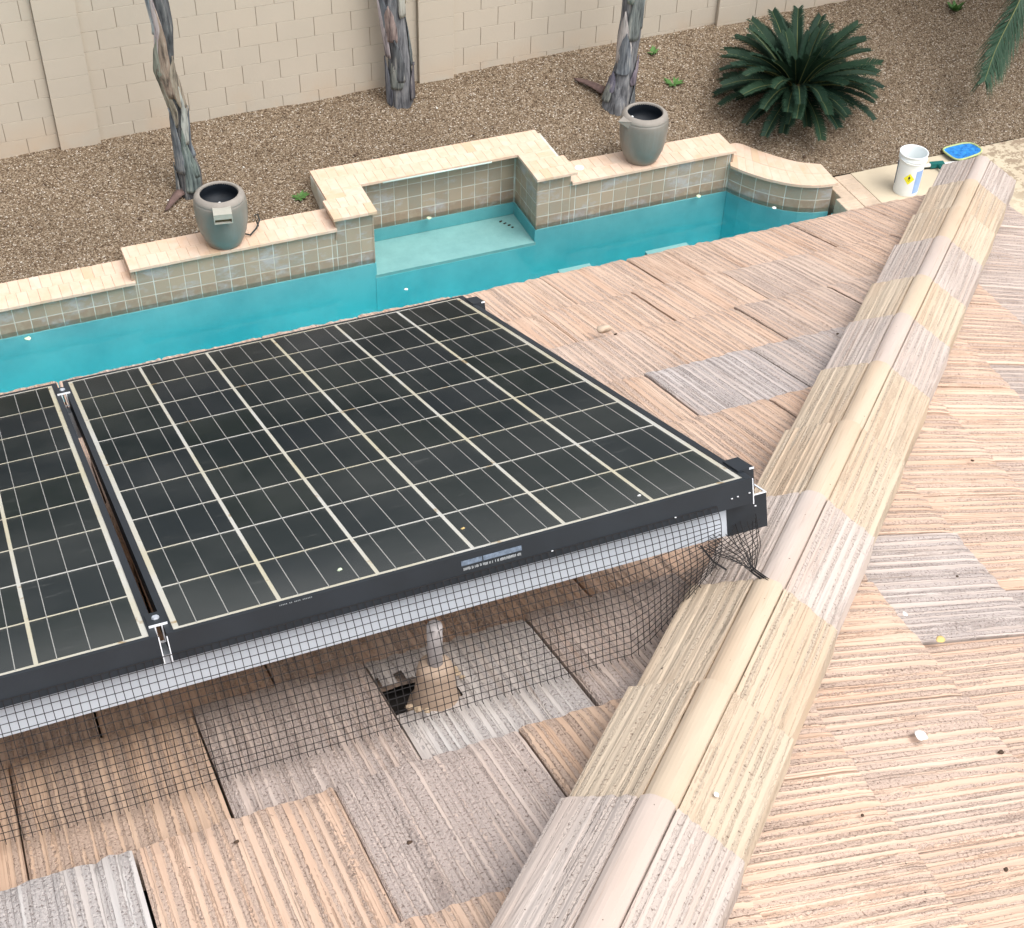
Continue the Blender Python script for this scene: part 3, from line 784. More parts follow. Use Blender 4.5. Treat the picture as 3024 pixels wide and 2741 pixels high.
# left slope: X runs towards -x in the upslope frame, so use X=+x with Y upslope and Z = X x Y
for m_ in range(-3, 8):
    v = 1.55 - EXPO * m_ - (0.016 if m_ == 7 else 0)
    half = (m_ % 2) * TW / 2
    for j in range(-7, 18):
        u = -0.142 + TW * j + half - (TW if half else 0) * 0
        O = onL(u, v); X = Vector((1, 0, 0)); Y = S1; Z = N1
        # (1,0,0) x S1 = -N1, so mirror: use X=-x starting from the right edge
        O2 = onL(u + TW, v)
        if O.x - O.y > HIPC + 0.35: continue
        px = onL(u + TW / 2, v + 0.15)
        if px.x < -5.6 - 0.0 * v: continue
        me = None
        if m_ == 1 and abs(u - 0.311) < 0.02:
            # broken corner around the post: local x is measured from the right edge
            hole_u0, hole_u1 = 0.325, 0.43
            me = tile_geom(77, lambda xm, ym: (u + TW - xm) < hole_u1 + 0.006 * rn(ym * 40, 2) and 0.075 + 0.01 * rn(xm * 50, 4) < ym < 0.185 + 0.012 * rn(xm * 45, 6)).mesh('tile', M['tile'])
        add_tile(roofL, O2, Vector((-1, 0, 0)), S1, N1, 1, tile_color(u, v, 0, j, m_), me)
nR = 0
for k in range(-1, 10):
    xe = -2.193 - 0.3289 * k + 0.3289 * 4
    if xe < -4.3: continue
    half = (k % 2) * TW / 2
    for j in range(-14, 12):
        y = -10.985 - 0.02 + TW * j + half
        z = HP.z - (xe - HP.x) * math.tan(T)
        O = Vector((xe, y, z))
        if y < -13.9 or (xe - (y + TW)) < HIPC - 0.6: continue
        add_tile(roofR, O, Vector((0, 1, 0)), S2, N2, -1, tile_color(xe, y, 1, j, k))
        nR += 1

# hip caps
HD = Vector((1, 1, -math.tan(T))).normalized()               # downslope along the hip
HU = -HD; HX = Vector((1, -1, 0)).normalized(); HN = HX.cross(HU).normalized()
if HN.z < 0: HN = -HN; 
HXr = HU.cross(HN)
def cap_geom(seed, L):
    q = MB(); ny_ = 14; prof = []
    xs_ = [-.128, -.127] + list(np.linspace(-.124, -.029, 26)) + [-.0265, -.025] + list(np.linspace(-.0225, .0225, 9)) + [.025, .0265] + list(np.linspace(.029, .124, 26)) + [.127, .128]
    for x in xs_:
        ax = abs(x)
        zf = -0.026 + 0.022 + (0.124 - ax) / 0.082 * 0.040          # flank plane
        if ax > 0.1265: z = -0.034 - 0.004
        elif ax > 0.1245: z = zf - 0.004
        elif ax < 0.0251: z = 0.039 + math.sqrt(max(0, 0.025 ** 2 - ax ** 2)) * 0.62
        else: z = zf + 0.0030 * rn(x * 190, seed) + 0.0016 * rn(x * 420, seed + 2)
        prof.append((x, z))
    n = len(prof); vs = []
    for j in range(ny_ + 1):
        y = L * j / ny_; wsc = 1.04 - 0.06 * j / ny_
        dz = 0.016 * (1 - j / ny_)
        for i, (x, z) in enumerate(prof):
            e = 0.006 * rn(i * 0.45, seed + 4) if j == 0 else 0
            zz = z + dz + 0.0012 * rn2(i * 0.9, j * 1.7, seed)
            if i in (0, n - 1): zz = z
            vs.append((x * wsc, y + e, zz))
    fs = [(j * n + i, j * n + i + 1, (j + 1) * n + i + 1, (j + 1) * n + i) for j in range(ny_) for i in range(n - 1)]
    q.add(vs, fs)
    b = len(q.v); q.v += [(vs[i][0], vs[i][1] + 0.004, max(-0.034, vs[i][2] - 0.017)) for i in range(n)]
    q.f += [(b + i, b + i + 1, i + 1, i) for i in range(n - 1)]; q.m += [0] * (n - 1)
    return q
YEL = (0.55, 0.452, 0.342, 0.22); CGR = (0.53, 0.458, 0.41, 0.46); YEL2 = (0.565, 0.465, 0.352, 0.16)
tips = [(-0.56, CGR), (-0.80, YEL), (-1.05, YEL2), (-1.30, CGR), (-1.575, YEL2), (-1.81, CGR), (-2.06, YEL), (-2.325, YEL), (-2.59, CGR),
        (-2.85, YEL), (-3.09, YEL), (-3.30, CGR), (-3.55, YEL), (-3.80, YEL), (-4.05, CGR), (-4.3, YEL)]
capv = [cap_geom(s + 30, 0.47).mesh('hip_cap', M['cap']) for s in range(5)]
LAM = Vector((1, 1, -math.tan(T))).length
for i, (s, c) in enumerate(tips):
    O = hipp(s) + HN * (0.004 + 0.026 * max(0, -s - 2.2))
    X = HXr; 
    mt = frame(X, HU, X.cross(HU), O)
    sc_ = rnd.uniform(0.96, 1.03)
    link('hip_cap', capv[i % 5], house, mt, (c[0] * sc_, c[1] * sc_, c[2] * sc_, c[3]))

# ------------------------------------------------------------------ solar panels
cell_me = None
def solar_panel(x_off, label, seed):
    root = empty('solar_panel', label=label, cat='solar panel', group='solar panels side by side on the roof')
    root.matrix_world = MP @ Matrix.Translation((x_off, 0, 0))
    global cell_me
    X0, X1, Y0, Y1 = -0.0125, 0.9665, -1.4145, 0.0135         # frame, y downslope so lower rim at +y
    XI0, XI1, YI0, YI1 = -0.001, 0.955, -1.4055, 0.006        # glass opening
    q = MB(); h = -0.046
    q.box(X0, XI0, Y0, Y1, h, 0.0); q.box(XI1, X1, Y0, Y1, h, 0.0)
    q.box(XI0, XI1, YI1, Y1, h, -0.0004); q.box(XI0, XI1, Y0, YI0, h, -0.0004)
    q.build('frame', M['blacked'], root)
    q = MB()
    q.box(X0 - 0.0015, X0, Y0 - 0.0012, Y0 + 0.001, h - 0.002, -0.004); q.box(X1, X1 + 0.0015, Y0 - 0.0012, Y0 + 0.001, h - 0.002, -0.002)
    q.build('cut_frame_edge', M['alucut'], root)
    q = MB(); q.box(XI0, XI1, YI0, YI1, -0.006, -0.0022); q.build('backsheet', M['backsheet'], root)
    if cell_me is None:
        q_ = MB(); q_.box(0, 0.1508, 0, 0.1498, 0, 0.0003); cell_me = q_.mesh('cell', M['cell'])
    px = (XI1 - XI0 - 0.012) / 6; py = (YI1 - YI0 - 0.013) / 9
    for i in range(6):
        for j in range(9):
            o = link('cell', cell_me, root)
            o.location = (XI0 + 0.006 + i * px + (px - 0.1508) / 2, YI0 + 0.008 + j * py + (py - 0.1498) / 2, -0.0021)
        for b in (0.19, 0.5, 0.81):
            q = MB(); xx = XI0 + 0.006 + i * px + px * b
            q.box(xx - 0.00065, xx + 0.00065, YI0 + 0.006, YI1 - 0.005, -0.0017, -0.0014); q.build('busbar', M['busbar'], root)
    q = MB(); q.add([(XI0, YI0, -0.0007), (XI1, YI0, -0.0007), (XI1, YI1, -0.0007), (XI0, YI1, -0.0007)], [(0, 1, 2, 3)])
    q.build('glass', M['glass'], root)
    return root
pa = solar_panel(0, 'large full solar panel of six by nine dark cells in a black frame', 1)
pb = solar_panel(-0.0375 - 0.955, 'partly seen solar panel cut off by the left edge of the photo', 2)
# worn maker labels printed on the front frame of the full panel (unreadable in the photo)
def front_mark(u0, u1, n0, n1, mat, name, parent=pa):
    q = MB(); q.box(u0, u1, -1.4156, -1.4146, n0, n1); return q.build(name, mat, parent)
lm = simple('faded_sticker', (0.13, 0.165, 0.215), 0.6, 0, 0.4, 160)
lab = front_mark(0.449, 0.484, -0.0185, -0.0105, lm, 'faded_label'); lab2 = front_mark(0.486, 0.551, -0.0185, -0.0105, lm, 'faded_label')
q = MB()
for i in range(58):
    a = 0.450 + i * 0.00172
    if rnd.random() < 0.8: q.box(a, a + 0.0008, -1.4156, -1.4147, -0.0262 - rnd.uniform(0, .0012), -0.0232 + rnd.uniform(0, .0012))
q.build('label_print', simple('label_print', (0.42, 0.44, 0.45), 0.7, 0, 0.3, 200), pa)
q = MB()
for i in range(20):
    a = 0.158 + i * 0.0026
    if rnd.random() < 0.7: q.box(a, a + 0.0013, -1.4156, -1.4147, -0.0035, -0.0018)
q.build('frame_stamp', simple('frame_stamp', (0.25, 0.27, 0.28), 0.7), pa)

rack = empty('mounting_rack', label='aluminium rail rack with clamps and tan roof post holding the solar panels', cat='solar rack')
rack.matrix_world = MP.copy()
def rbox(name, mat, x0, x1, y0, y1, z0, z1, bev=0): 
    q = MB(); q.box(x0, x1, y0, y1, z0, z1); return q.build(name, mat, rack)
for vy in (1.385, 0.085):
    q = MB(); y0, y1 = -vy, -vy + 0.05
    q.box(-2.6, 0.931, y0, y1, -0.108, -0.0475); q.build('rail', M['alupale'], rack)
    q = MB(); t = 0.003                                          # open black end sleeve
    x0, x1 = 0.9312, 1.008
    q.box(x0, x1, y0 - .001, y0 + t, -0.110, -0.0478); q.box(x0, x1, y1 - t, y1 + .001, -0.110, -0.0478)
    q.box(x0, x1, y0 + t, y1 - t, -0.110, -0.106)
    q.build('rail_end_sleeve', M['blacked'], rack)
    q = MB()
    q.box(0.974, 1.0085, y0 - .0012, y0 + .002, -0.0477, -0.0462); q.box(1.0055, 1.0088, y0 + .002, y1, -0.0477, -0.0462); q.box(0.974, 1.0085, y1 - .001, y1 + .001, -0.0477, -0.0462)
    q.build('sleeve_edge', M['alucut'], rack)
for vy, L in ((0.091, 0.05), (1.381, 0.045)):
    q = MB(); q.box(-0.0335, -0.0055, -vy, -vy + 0.0035 + L * 0.0, 0.0012, 0.004)
    q.box(-0.0335, -0.0055, -vy, -vy + L, 0.0005, 0.0030); q.build('mid_clamp', M['blacked'], rack)
    q = MB(); q.box(-0.0335, -0.0055, -vy - 0.0012, -vy, 0.0002, 0.0038); q.box(-0.0255, -0.0235, -vy - .001, -vy + .002, -0.026, 0.0); q.box(-0.0155, -0.0135, -vy - .001, -vy + .002, -0.026, 0.0); q.box(-0.0255, -0.0135, -vy - .001, -vy + .002, -0.028, -0.026)
    q.build('clamp_edge', M['alucut'], rack)
    q = MB(); q.lathe([(0, 0.0065), (0.0055, 0.0065), (0.006, 0.0032), (0.006, 0.0030)], 6, (-0.0195, -vy + L / 2)); q.build('bolt', M['alu'], rack)
for vy0, vy1 in ((1.383, 1.330), (0.089, 0.032)):
    q = MB(); q.box(0.9685, 0.9875, -vy0, -vy1, -0.044, 0.0035); q.box(0.958, 0.9685, -vy0, -vy1, 0.0003, 0.0035); q.build('end_clamp', M['blacked'], rack)
    q = MB(); q.box(0.979, 0.9878, -vy0 - .0012, -vy0, 0.0005, 0.0036); q.build('clamp_edge', M['alucut'], rack)
# plumb post under the front rail with its flashing boot
pb_ = onL(0.387, 1.362, -0.03)
pt_ = Vector((pb_.x, pb_.y, onP(0.387, 1.362, -0.1).z + 0.0))
inv = MP.inverted()
q = MB(); a_, b_ = inv @ pb_, inv @ Vector((pb_.x, pb_.y, pb_.z + 0.195)); q.tube([a_, a_.lerp(b_, .5), b_], 0.0125, 16); q.build('post', M['postmetal'], rack, True)
q = MB(); prof = [(0.048, 0.0), (0.046, 0.010), (0.038, 0.022), (0.0355, 0.035), (0.030, 0.092), (0.028, 0.102), (0.021, 0.109), (0.0138, 0.111), (0.013, 0.111)]
q.lathe(prof, 28)
bo = q.build('post_boot', M['tan'], rack, True)
bo.matrix_local = inv @ Matrix.Translation(pb_ + Vector((0, 0, -0.002)))
q = MB(); q.lathe([(0, 0.0), (0.056, 0.0), (0.054, 0.004), (0.0, 0.006)], 24); fl = q.build('flashing', M['tan'], rack, True)
fl.matrix_local = inv @ frame((-1, 0, 0), S1, N1, onL(0.392, 1.375, -0.034))
for (u, v, s) in ((0.345, 1.412, 0.008), (0.335, 1.396, 0.007), (0.356, 1.424, 0.006), (0.438, 1.335, 0.006), (0.437, 1.318, 0.008), (0.441, 1.352, 0.005)):
    bm = bmesh.new(); bmesh.ops.create_icosphere(bm, subdivisions=2, radius=s)
    for vv in bm.verts: vv.co *= 1 + 0.6 * rn2(vv.co.x * 220 + u * 100, vv.co.y * 220 + vv.co.z * 170, 1); vv.co.z *= 0.6
    me = bpy.data.meshes.new('mortar_crumb'); bm.to_mesh(me); bm.free(); me.materials.append(M['mortarlump'])
    o = link('mortar_crumb', me); o.matrix_world = frame((-1, 0, 0), S1, N1, onL(u, v, 0.002))
    tag(o, ('crumbled tan mortar lump on the broken tile left of the rack post' if u < 0.4 else 'crumbled tan mortar lump on the tile edge right of the rack post'), 'rubble', 'crumbs of mortar round the rack post')

# ------------------------------------------------------------------ wire mesh curtain below the front frame
q = MB(); cell = 0.0127; WR = 0.00078
def hang(u, s):
    """s 0..1 from frame to roof"""
    b_n = -0.244 + 0.004 * rn(u * 6, 1); b_v = 1.452 + 0.006 * rn(u * 3.0, 2)
    if u > 0.72:
        b_n += (u - 0.72) * 0.52; b_v -= (u - 0.72) * 0.30
    if s < 0.14: k = s / 0.14; n = -0.034 - 0.024 * k; v = 1.4165 + 0.010 * math.sin(k * 1.57)
    else:
        k = (s - 0.14) / 0.86; n = -0.058 + (b_n + 0.058) * k; v = 1.4265 + (b_v - 1.4265) * k + 0.012 * math.sin(k * 3.14) + 0.004 * rn2(u * 9, s * 5, 4)
    return (u + 0.0018 * rn2(u * 14, s * 6, 8), -v, n)
def wire(pts, r=WR):
    q.tube(pts, r, 3, cap=False)
u = -1.35; nrows = 17
us = []
while u < 0.905: us.append(u); u += cell
for u in us:
    wire([hang(u, s / 14) for s in range(15)] + [tuple(Vector(hang(u, 1.0)) * 1.0 + Vector((0, -0.006, -0.002)))])
for r in range(nrows + 1):
    s = r / nrows * 0.985
    wire([hang(uu, s) for uu in us[::3] + [us[-1]]])
# gathered end, twisted together to a point over the hip cap
tw = (0.942, -1.452, -0.152)
for i in range(17):
    a0 = Vector((0.868 + i * 0.0072, -1.395 - 0.012 * math.sin(i), -0.108 + 0.0018 * i))
    e = Vector(tw) + Vector((rnd.uniform(-.004, .004), rnd.uniform(-.004, .004), rnd.uniform(-.003, .003)))
    mid = a0.lerp(e, 0.55) + Vector((0.006 * math.sin(i * 2.1), -0.01, 0.004))
    wire([a0, a0.lerp(mid, .5) + Vector((0, 0, -.003)), mid, e, e + Vector((0.012, -0.022, -0.012))], 0.0008)
for i in range(11):
    t_ = 0.08 + i * 0.075
    aa = Vector((0.868, -1.395, -0.108)).lerp(Vector(tw), t_); bb = Vector((0.99, -1.40, -0.078)).lerp(Vector(tw), t_)
    wire([aa, aa.lerp(bb, .33) + Vector((0, -.004, -.004)), aa.lerp(bb, .66) + Vector((0, -.005, 0)), bb], 0.0007)
for (a, b) in (((0.876, -1.39, -0.11), (0.905, -1.425, -0.15)),):
    wire([a, Vector(a).lerp(Vector(b), .5) + Vector((0, 0, -.008)), b], 0.0022)
wm = q.build('wire_mesh', M['wire'], None); wm.matrix_world = MP.copy()
tag(wm, 'dark square wire mesh hung from the front of the solar panels down to the tiles', 'wire mesh')
for (u, n) in ((0.925, -0.028), (0.936, -0.027), (0.958, -0.026), (0.82, -0.034), (0.60, -0.034), (0.968, -0.052)):  # pale boxes painted in as glints where the mesh is attached
    q = MB(); q.box(u, u + 0.003, -1.4175, -1.4155, n, n + 0.0012); q.build('wire_tie_glint', M['alucut'], wm)

# ------------------------------------------------------------------ dead palm trunks
def palm_trunk(name_label, pts, rads, cols, seed, base_flare=1.3, nsheath=12):
    root = empty('dead_palm', pts[0], label=name_label, cat='dead palm', group='dead palm trunks in front of the block wall')
    P = [Vector(p) - Vector(pts[0]) for p in pts]
    # core
    q = MB(); n = 26; rows = 46; vs = []
    def at(t):
        f = t * (len(P) - 1); i = min(int(f), len(P) - 2); g = f - i; g2 = g * g * (3 - 2 * g)
        return P[i].lerp(P[i + 1], g), rads[i] + (rads[i + 1] - rads[i]) * g
    for j in range(rows):
        t = j / (rows - 1); c, r = at(t)
        for k in range(n):
            a = 2 * math.pi * k / n
            rr = r * (0.90 + 0.20 * rn2(k * 0.55 if k < n / 2 else (n - k) * 0.55, j * 0.25, seed) + 0.10 * rn(k * 1.9, seed + 3))
            vs.append((c.x + rr * math.cos(a), c.y + rr * math.sin(a), c.z))
    q.add(vs, [(j * n + k, j * n + (k + 1) % n, (j + 1) * n + (k + 1) % n, (j + 1) * n + k) for j in range(rows - 1) for k in range(n)])
    o = q.build('trunk', M['bark'], root, True); o.color = cols[0] + (1,)
    # leaf bases wrapping the trunk, each a pointed curved plate
    for i in range(nsheath):
        rr_ = random.Random(seed * 100 + i)
        t0 = i / nsheath * 0.93 + rr_.uniform(-.02, .03); t0 = max(0.0, t0); L = rr_.uniform(0.45, 0.85) / (P[-1].z)
        a0 = -math.pi / 2 + rr_.uniform(-1.7, 1.7); wd = rr_.uniform(0.45, 0.95); tipl = rr_.uniform(0.0, 0.14); ph_ = rr_.uniform(-.22, .22)
        q = MB(); nu, nv = 10, 14; vs = []
        for jv in range(nv + 1):
            v = jv / nv; t = min(1, t0 + L * v); c, r = at(t)
            # wide and clasping at the bottom, splitting towards the tip
            half = wd * max(0.04, 1 - v ** 2.2) * (0.75 + 0.25 * math.sin(min(1, v * 3) * 1.57))
            lift = 1.05 + tipl * v * v
            for ju in range(nu + 1):
                uu = ju / nu * 2 - 1; a = a0 + uu * half + ph_ * v + 0.10 * rn2(jv * 0.6, uu * 2, i)
                rad = r * (lift - 0.03 + 0.06 * (1 - uu * uu) + 0.03 * rn2(ju * 0.7, jv * 0.5, i + seed))
                vs.append((c.x + rad * math.cos(a), c.y + rad * math.sin(a), c.z))
        W1 = nu + 1
        fs = [(a_ * W1 + b_, a_ * W1 + b_ + 1, (a_ + 1) * W1 + b_ + 1, (a_ + 1) * W1 + b_) for a_ in range(nv) for b_ in range(nu)]
        q.add(vs, fs); me = q.mesh('leaf_base', M['bark'], True)
        o = link('leaf_base', me, root)
        low = t0 < 0.30
        cc_ = [cols[0], cols[1], GB, GB][rr_.randrange(4)] if low else cols[rr_.randrange(len(cols))]
        o.color = tuple(x * rr_.uniform(.85, 1.1) for x in cc_) + (1,)
        so = o.modifiers.new('thick', 'SOLIDIFY'); so.thickness = 0.008
    return root
GB = (0.185, 0.19, 0.20); DKG = (0.115, 0.118, 0.122); CRM = (0.40, 0.355, 0.31); TNB = (0.28, 0.24, 0.20); WHT = (0.47, 0.45, 0.43)
z1 = zg(-1.62, 1.12) - 0.04
palm_trunk('leftmost dead palm trunk, thin and leaning, above the spouted jar', [(-1.60, 1.16, z1), (-1.585, 1.16, z1 + .25), (-1.63, 1.13, z1 + .6), (-1.62, 1.1, z1 + 1.0), (-1.70, 1.05, z1 + 1.45), (-1.66, 1.0, z1 + 1.9), (-1.72, 1.0, z1 + 2.6)],
           [.145, .135, .088, .092, .11, .105, .11], [DKG, GB, CRM, TNB, WHT], 3, nsheath=13)
z2 = zg(0.92, 1.85) - 0.04
palm_trunk('middle dead palm trunk, thick and broken-barked, close to the pilaster', [(0.95, 1.86, z2), (0.94, 1.86, z2 + .3), (0.93, 1.85, z2 + .6), (0.88, 1.85, z2 + 1.0), (0.86, 1.85, z2 + 1.4), (0.86, 1.85, z2 + 2.2)],
           [.15, .148, .138, .135, .145, .15], [GB, DKG, CRM, TNB, WHT, WHT], 8, nsheath=12)
z3 = zg(3.30, 1.2) - 0.04
palm_trunk('rightmost dead palm trunk with silver vertical ribs, behind the plain jar', [(3.28, 1.22, z3), (3.31, 1.22, z3 + .25), (3.36, 1.22, z3 + .5), (3.37, 1.22, z3 + 1.0), (3.38, 1.22, z3 + 1.6), (3.40, 1.22, z3 + 2.4)],
           [.20, .155, .13, .125, .125, .13], [GB, GB, WHT, CRM, DKG], 14, nsheath=11)
def husk(label, a, b, wdt, mat, cat='palm husk'):
    a, b = Vector(a), Vector(b); d = b - a; q = MB(); n = 10; side = d.cross(Vector((0, 0, 1))).normalized(); vs = []
    for i in range(n + 1):
        t = i / n; c = a.lerp(b, t) + Vector((0, 0, 0.02 * math.sin(t * 3.1))); w2 = wdt * (1 - t) ** 0.6 + 0.008
        for k in range(7):
            s = k / 6 * 2 - 1; vs.append(c + side * (w2 * s + 0.01 * rn(i * .6, 3)) + Vector((0, 0, 0.035 * (1 - s * s) * (1 - t * .5) + 0.004 * rn2(i, k, 2))))
    q.add(vs, [(i * 7 + k, i * 7 + k + 1, (i + 1) * 7 + k + 1, (i + 1) * 7 + k) for i in range(n) for k in range(6)])
    o = q.build('palm_husk', mat, None, True); so = o.modifiers.new('t', 'SOLIDIFY'); so.thickness = 0.006
    return tag(o, label, cat)
husk('grey pointed husk fallen against the foot of the leftmost palm trunk', (-1.70, 1.12, zg(-1.7, 1.12) + .05), (-1.93, 0.93, zg(-1.93, .93) + .012), 0.055, M['brownhusk'])
husk('reddish brown husk fallen left of the rightmost palm trunk', (3.20, 1.38, zg(3.2, 1.38) + .05), (2.95, 1.66, zg(2.95, 1.66) + .02), 0.07, M['brownhusk'])

# ------------------------------------------------------------------ sago palm
sg = Vector((5.28, 0.68, zg(5.28, 0.68)))
sago = empty('sago_palm', sg, label='dark green sago palm with a full rosette of feathery fronds on the gravel', cat='sago palm')
q = MB(); q.lathe([(0.10, 0.0), (0.11, 0.06), (0.10, 0.14), (0.07, 0.20), (0.03, 0.24), (0.0, 0.25)], 18); q.build('trunk', M['core'], sago, True)
def frond_mesh(L, elev, droop, seed, lw=0.118, npair=84, mats=('frond', 'rachis'), vee=0.45):
    q = MB(); rr = random.Random(seed); pts = []; x = z = 0.0; e = elev; N_ = 26
    bend = rr.uniform(-.15, .15)
    for i in range(N_ + 1):
        pts.append(Vector((x, bend * (x * x) * 0.5, z))); ds = L / N_; x += ds * math.cos(e); z += ds * math.sin(e); e -= droop / N_ * (0.5 + 1.0 * i / N_)
    q.tube(pts, [0.0065 * (1 - 0.75 * i / N_) for i in range(N_ + 1)], 5, mi=1)
    for k in range(npair):
        t = 0.10 + 0.90 * k / npair; f = t * N_; i = min(int(f), N_ - 1); p = pts[i].lerp(pts[i + 1], f - i)
        d = (pts[i + 1] - pts[i]).normalized(); side = d.cross(Vector((0, 0, 1))).normalized(); up = side.cross(d)
        ln = lw * (math.sin(min(1, (t - 0.05) * 4.5) * 1.57) * (1.0 if t < .8 else 1 - (t - .8) * 1.7)) * rr.uniform(.92, 1.08)
        for sgn in (-1, 1):
            dirv = (side * sgn * 0.80 + d * 0.60 + up * vee * rr.uniform(.7, 1.2)).normalized()
            wv = d * 0.0115
            tip = p + dirv * ln - up * ln * 0.18; md = p + dirv * ln * 0.62 + up * 0.004
            q.add([p - wv * .5, p + wv * .5, md + wv * .55, tip, md - wv * .55], [(0, 1, 2, 4), (4, 2, 3)])
    return q.mesh('frond', [M[mats[0]], M[mats[1]]])
ring = [(9, 1.22, 0.58, 0.30), (14, 0.98, 0.84, 0.5), (19, 0.72, 0.92, 0.7), (20, 0.42, 0.90, 0.7), (18, 0.14, 0.88, 0.6), (12, -0.08, 0.66, 0.3)]
sd_ = 0
for n_, el, L, dr in ring:
    for k in range(n_):
        az = 2 * math.pi * (k + rnd.uniform(-.3, .3)) / n_ + el * 2
        me = frond_mesh(L * rnd.uniform(.9, 1.06), el + rnd.uniform(-.1, .1), dr + rnd.uniform(-.1, .25), 300 + sd_); sd_ += 1
        o = link('frond', me, sago); o.location = (0.07 * math.cos(az), 0.07 * math.sin(az), 0.23); o.rotation_euler = (rnd.uniform(-.2, .2), 0, az)

# queen palm standing right of the frame, one frond reaching in
qp = Vector((9.3, 0.9, zg(9.3, .9)))
palm = empty('queen_palm', qp, label='green palm whose drooping feathery frond hangs in at the top right corner', cat='palm tree')
q = MB(); q.tube([(0, 0, -.05), (0.02, 0, .6), (0, 0, 1.2), (0, 0, 1.75)], [.17, .13, .12, .10], 14); o = q.build('trunk', M['bark'], palm, True); o.color = GB + (1,)
def hang_frond(pts, seed, L=0.34):
    q = MB(); rr = random.Random(seed); P = resample3(pts, 40)
    q.tube(P, [0.012 * (1 - .8 * i / 40) for i in range(41)], 5, mi=1)
    for k in range(230):
        t = 0.12 + .88 * k / 230; f = t * 40; i = min(int(f), 39); p = P[i].lerp(P[i + 1], f - i); d = (P[i + 1] - P[i]).normalized()
        side = d.cross(Vector((0, 0, 1))).normalized()
        for sgn in (-1, 1):
            dv = (side * sgn * .55 + d * .75 + Vector((0, 0, rr.uniform(-.45, .1)))).normalized(); ln = L * rr.uniform(.7, 1.05) * (1 if t < .7 else 1.0 - (t - .7) * 1.6)
            mid = p + dv * ln * .5; tip = p + dv * ln + Vector((0, 0, -ln * .35)); wv = d * 0.014
            q.add([p - wv * .5, p + wv * .5, mid + wv * .6, tip, mid - wv * .6], [(0, 1, 2, 4), (4, 2, 3)])
    return q.mesh('frond', [M['palmleaf'], M['rachis']])
def resample3(pts, n):
    P = [Vector(p) for p in pts]; out = []
    for i in range(n + 1):
        f = i / n * (len(P) - 1); a = min(int(f), len(P) - 2); g = f - a
        p0 = P[max(a - 1, 0)]; p1 = P[a]; p2 = P[a + 1]; p3 = P[min(a + 2, len(P) - 1)]
        out.append(0.5 * ((2 * p1) + (p2 - p0) * g + (2 * p0 - 5 * p1 + 4 * p2 - p3) * g * g + (3 * p1 - p0 - 3 * p2 + p3) * g ** 3))
    return out
main = [(0, 0, 1.75), (8.75 - qp.x, 0.75 - qp.y, 2.05 - qp.z), (8.15 - qp.x, 0.50 - qp.y, 1.85 - qp.z), (7.62 - qp.x, 0.13 - qp.y, 1.36 - qp.z), (7.30 - qp.x, -0.09 - qp.y, 1.05 - qp.z), (7.02 - qp.x, -0.36 - qp.y, 0.84 - qp.z)]
link('frond', hang_frond(main, 5, 0.38), palm)
link('frond', hang_frond([(p_[0] + 0.02 + i_ * 0.045, p_[1] + i_ * 0.03, p_[2] + 0.0) for i_, p_ in enumerate(main)], 9, 0.36), palm)
def seen(p):
    d = Vector(p) + qp - CAM; z = d.dot(FWD); x = 1512 + F_PX * d.dot(RGT) / z; y = CY_PX - F_PX * d.dot(UPV) / z
    return -80 < x < 3104 and y > -60
q = MB(); q.tube([(0, 0, 1.6), (0.02, 0, 2.4), (0, 0, 3.1)], [.11, .10, .085], 14); o = q.build('crown_shaft', M['palmleaf'], palm, True)
for k in range(26):  # unseen crown fronds, added in bulk overhead to shade the gravel bed
    az = k * 2.399; c, s_ = math.cos(az), math.sin(az); L = 0.75 + 0.35 * ((k * 7) % 5) / 5; hh = 3.0 + 0.25 * (k % 3)
    pts = [(0, 0, 3.0), (.9 * L * c, .9 * L * s_, hh + .65), (2.0 * L * c, 2.0 * L * s_, hh + .45), (2.9 * L * c, 2.9 * L * s_, hh - .35)]
    if any(seen((p[0], p[1], p[2] - 0.35)) for p in pts): continue
    link('frond', hang_frond(pts, 40 + k, 0.42), palm)

# weeds
def weed(x, y, s, n, label, seed, up=0.5):
    q = MB(); rr = random.Random(seed)
    for i in range(n):
        a = rr.uniform(0, 6.28); L = s * rr.uniform(.5, 1); d = Vector((math.cos(a), math.sin(a), up * rr.uniform(.3, 1.2))).normalized(); sd2 = Vector((-d.y, d.x, 0)).normalized() * L * .28
        b = d * L * .25; q.add([b * .2, b + d * L * .3 + sd2, b + d * L, b + d * L * .3 - sd2], [(0, 1, 2, 3)])
    o = q.build('weed', M['weed']); o.location = (x, y, zg(x, y)); return tag(o, label, 'weed')
weed(4.03, 1.86, 0.085, 16, 'upper of two small bright green weeds in the gravel beside the rightmost palm', 1)
weed(4.06, 1.36, 0.11, 26, 'lower rounder green weed in the gravel beside the rightmost palm', 2, 0.3)
weed(-0.55, 0.78, 0.10, 14, 'faint green weed in the gravel left of the raised spa coping', 3, 0.3)
weed(8.02, 1.60, 0.15, 22, 'tall grassy green plant at the top right edge of the photo', 4, 1.5)

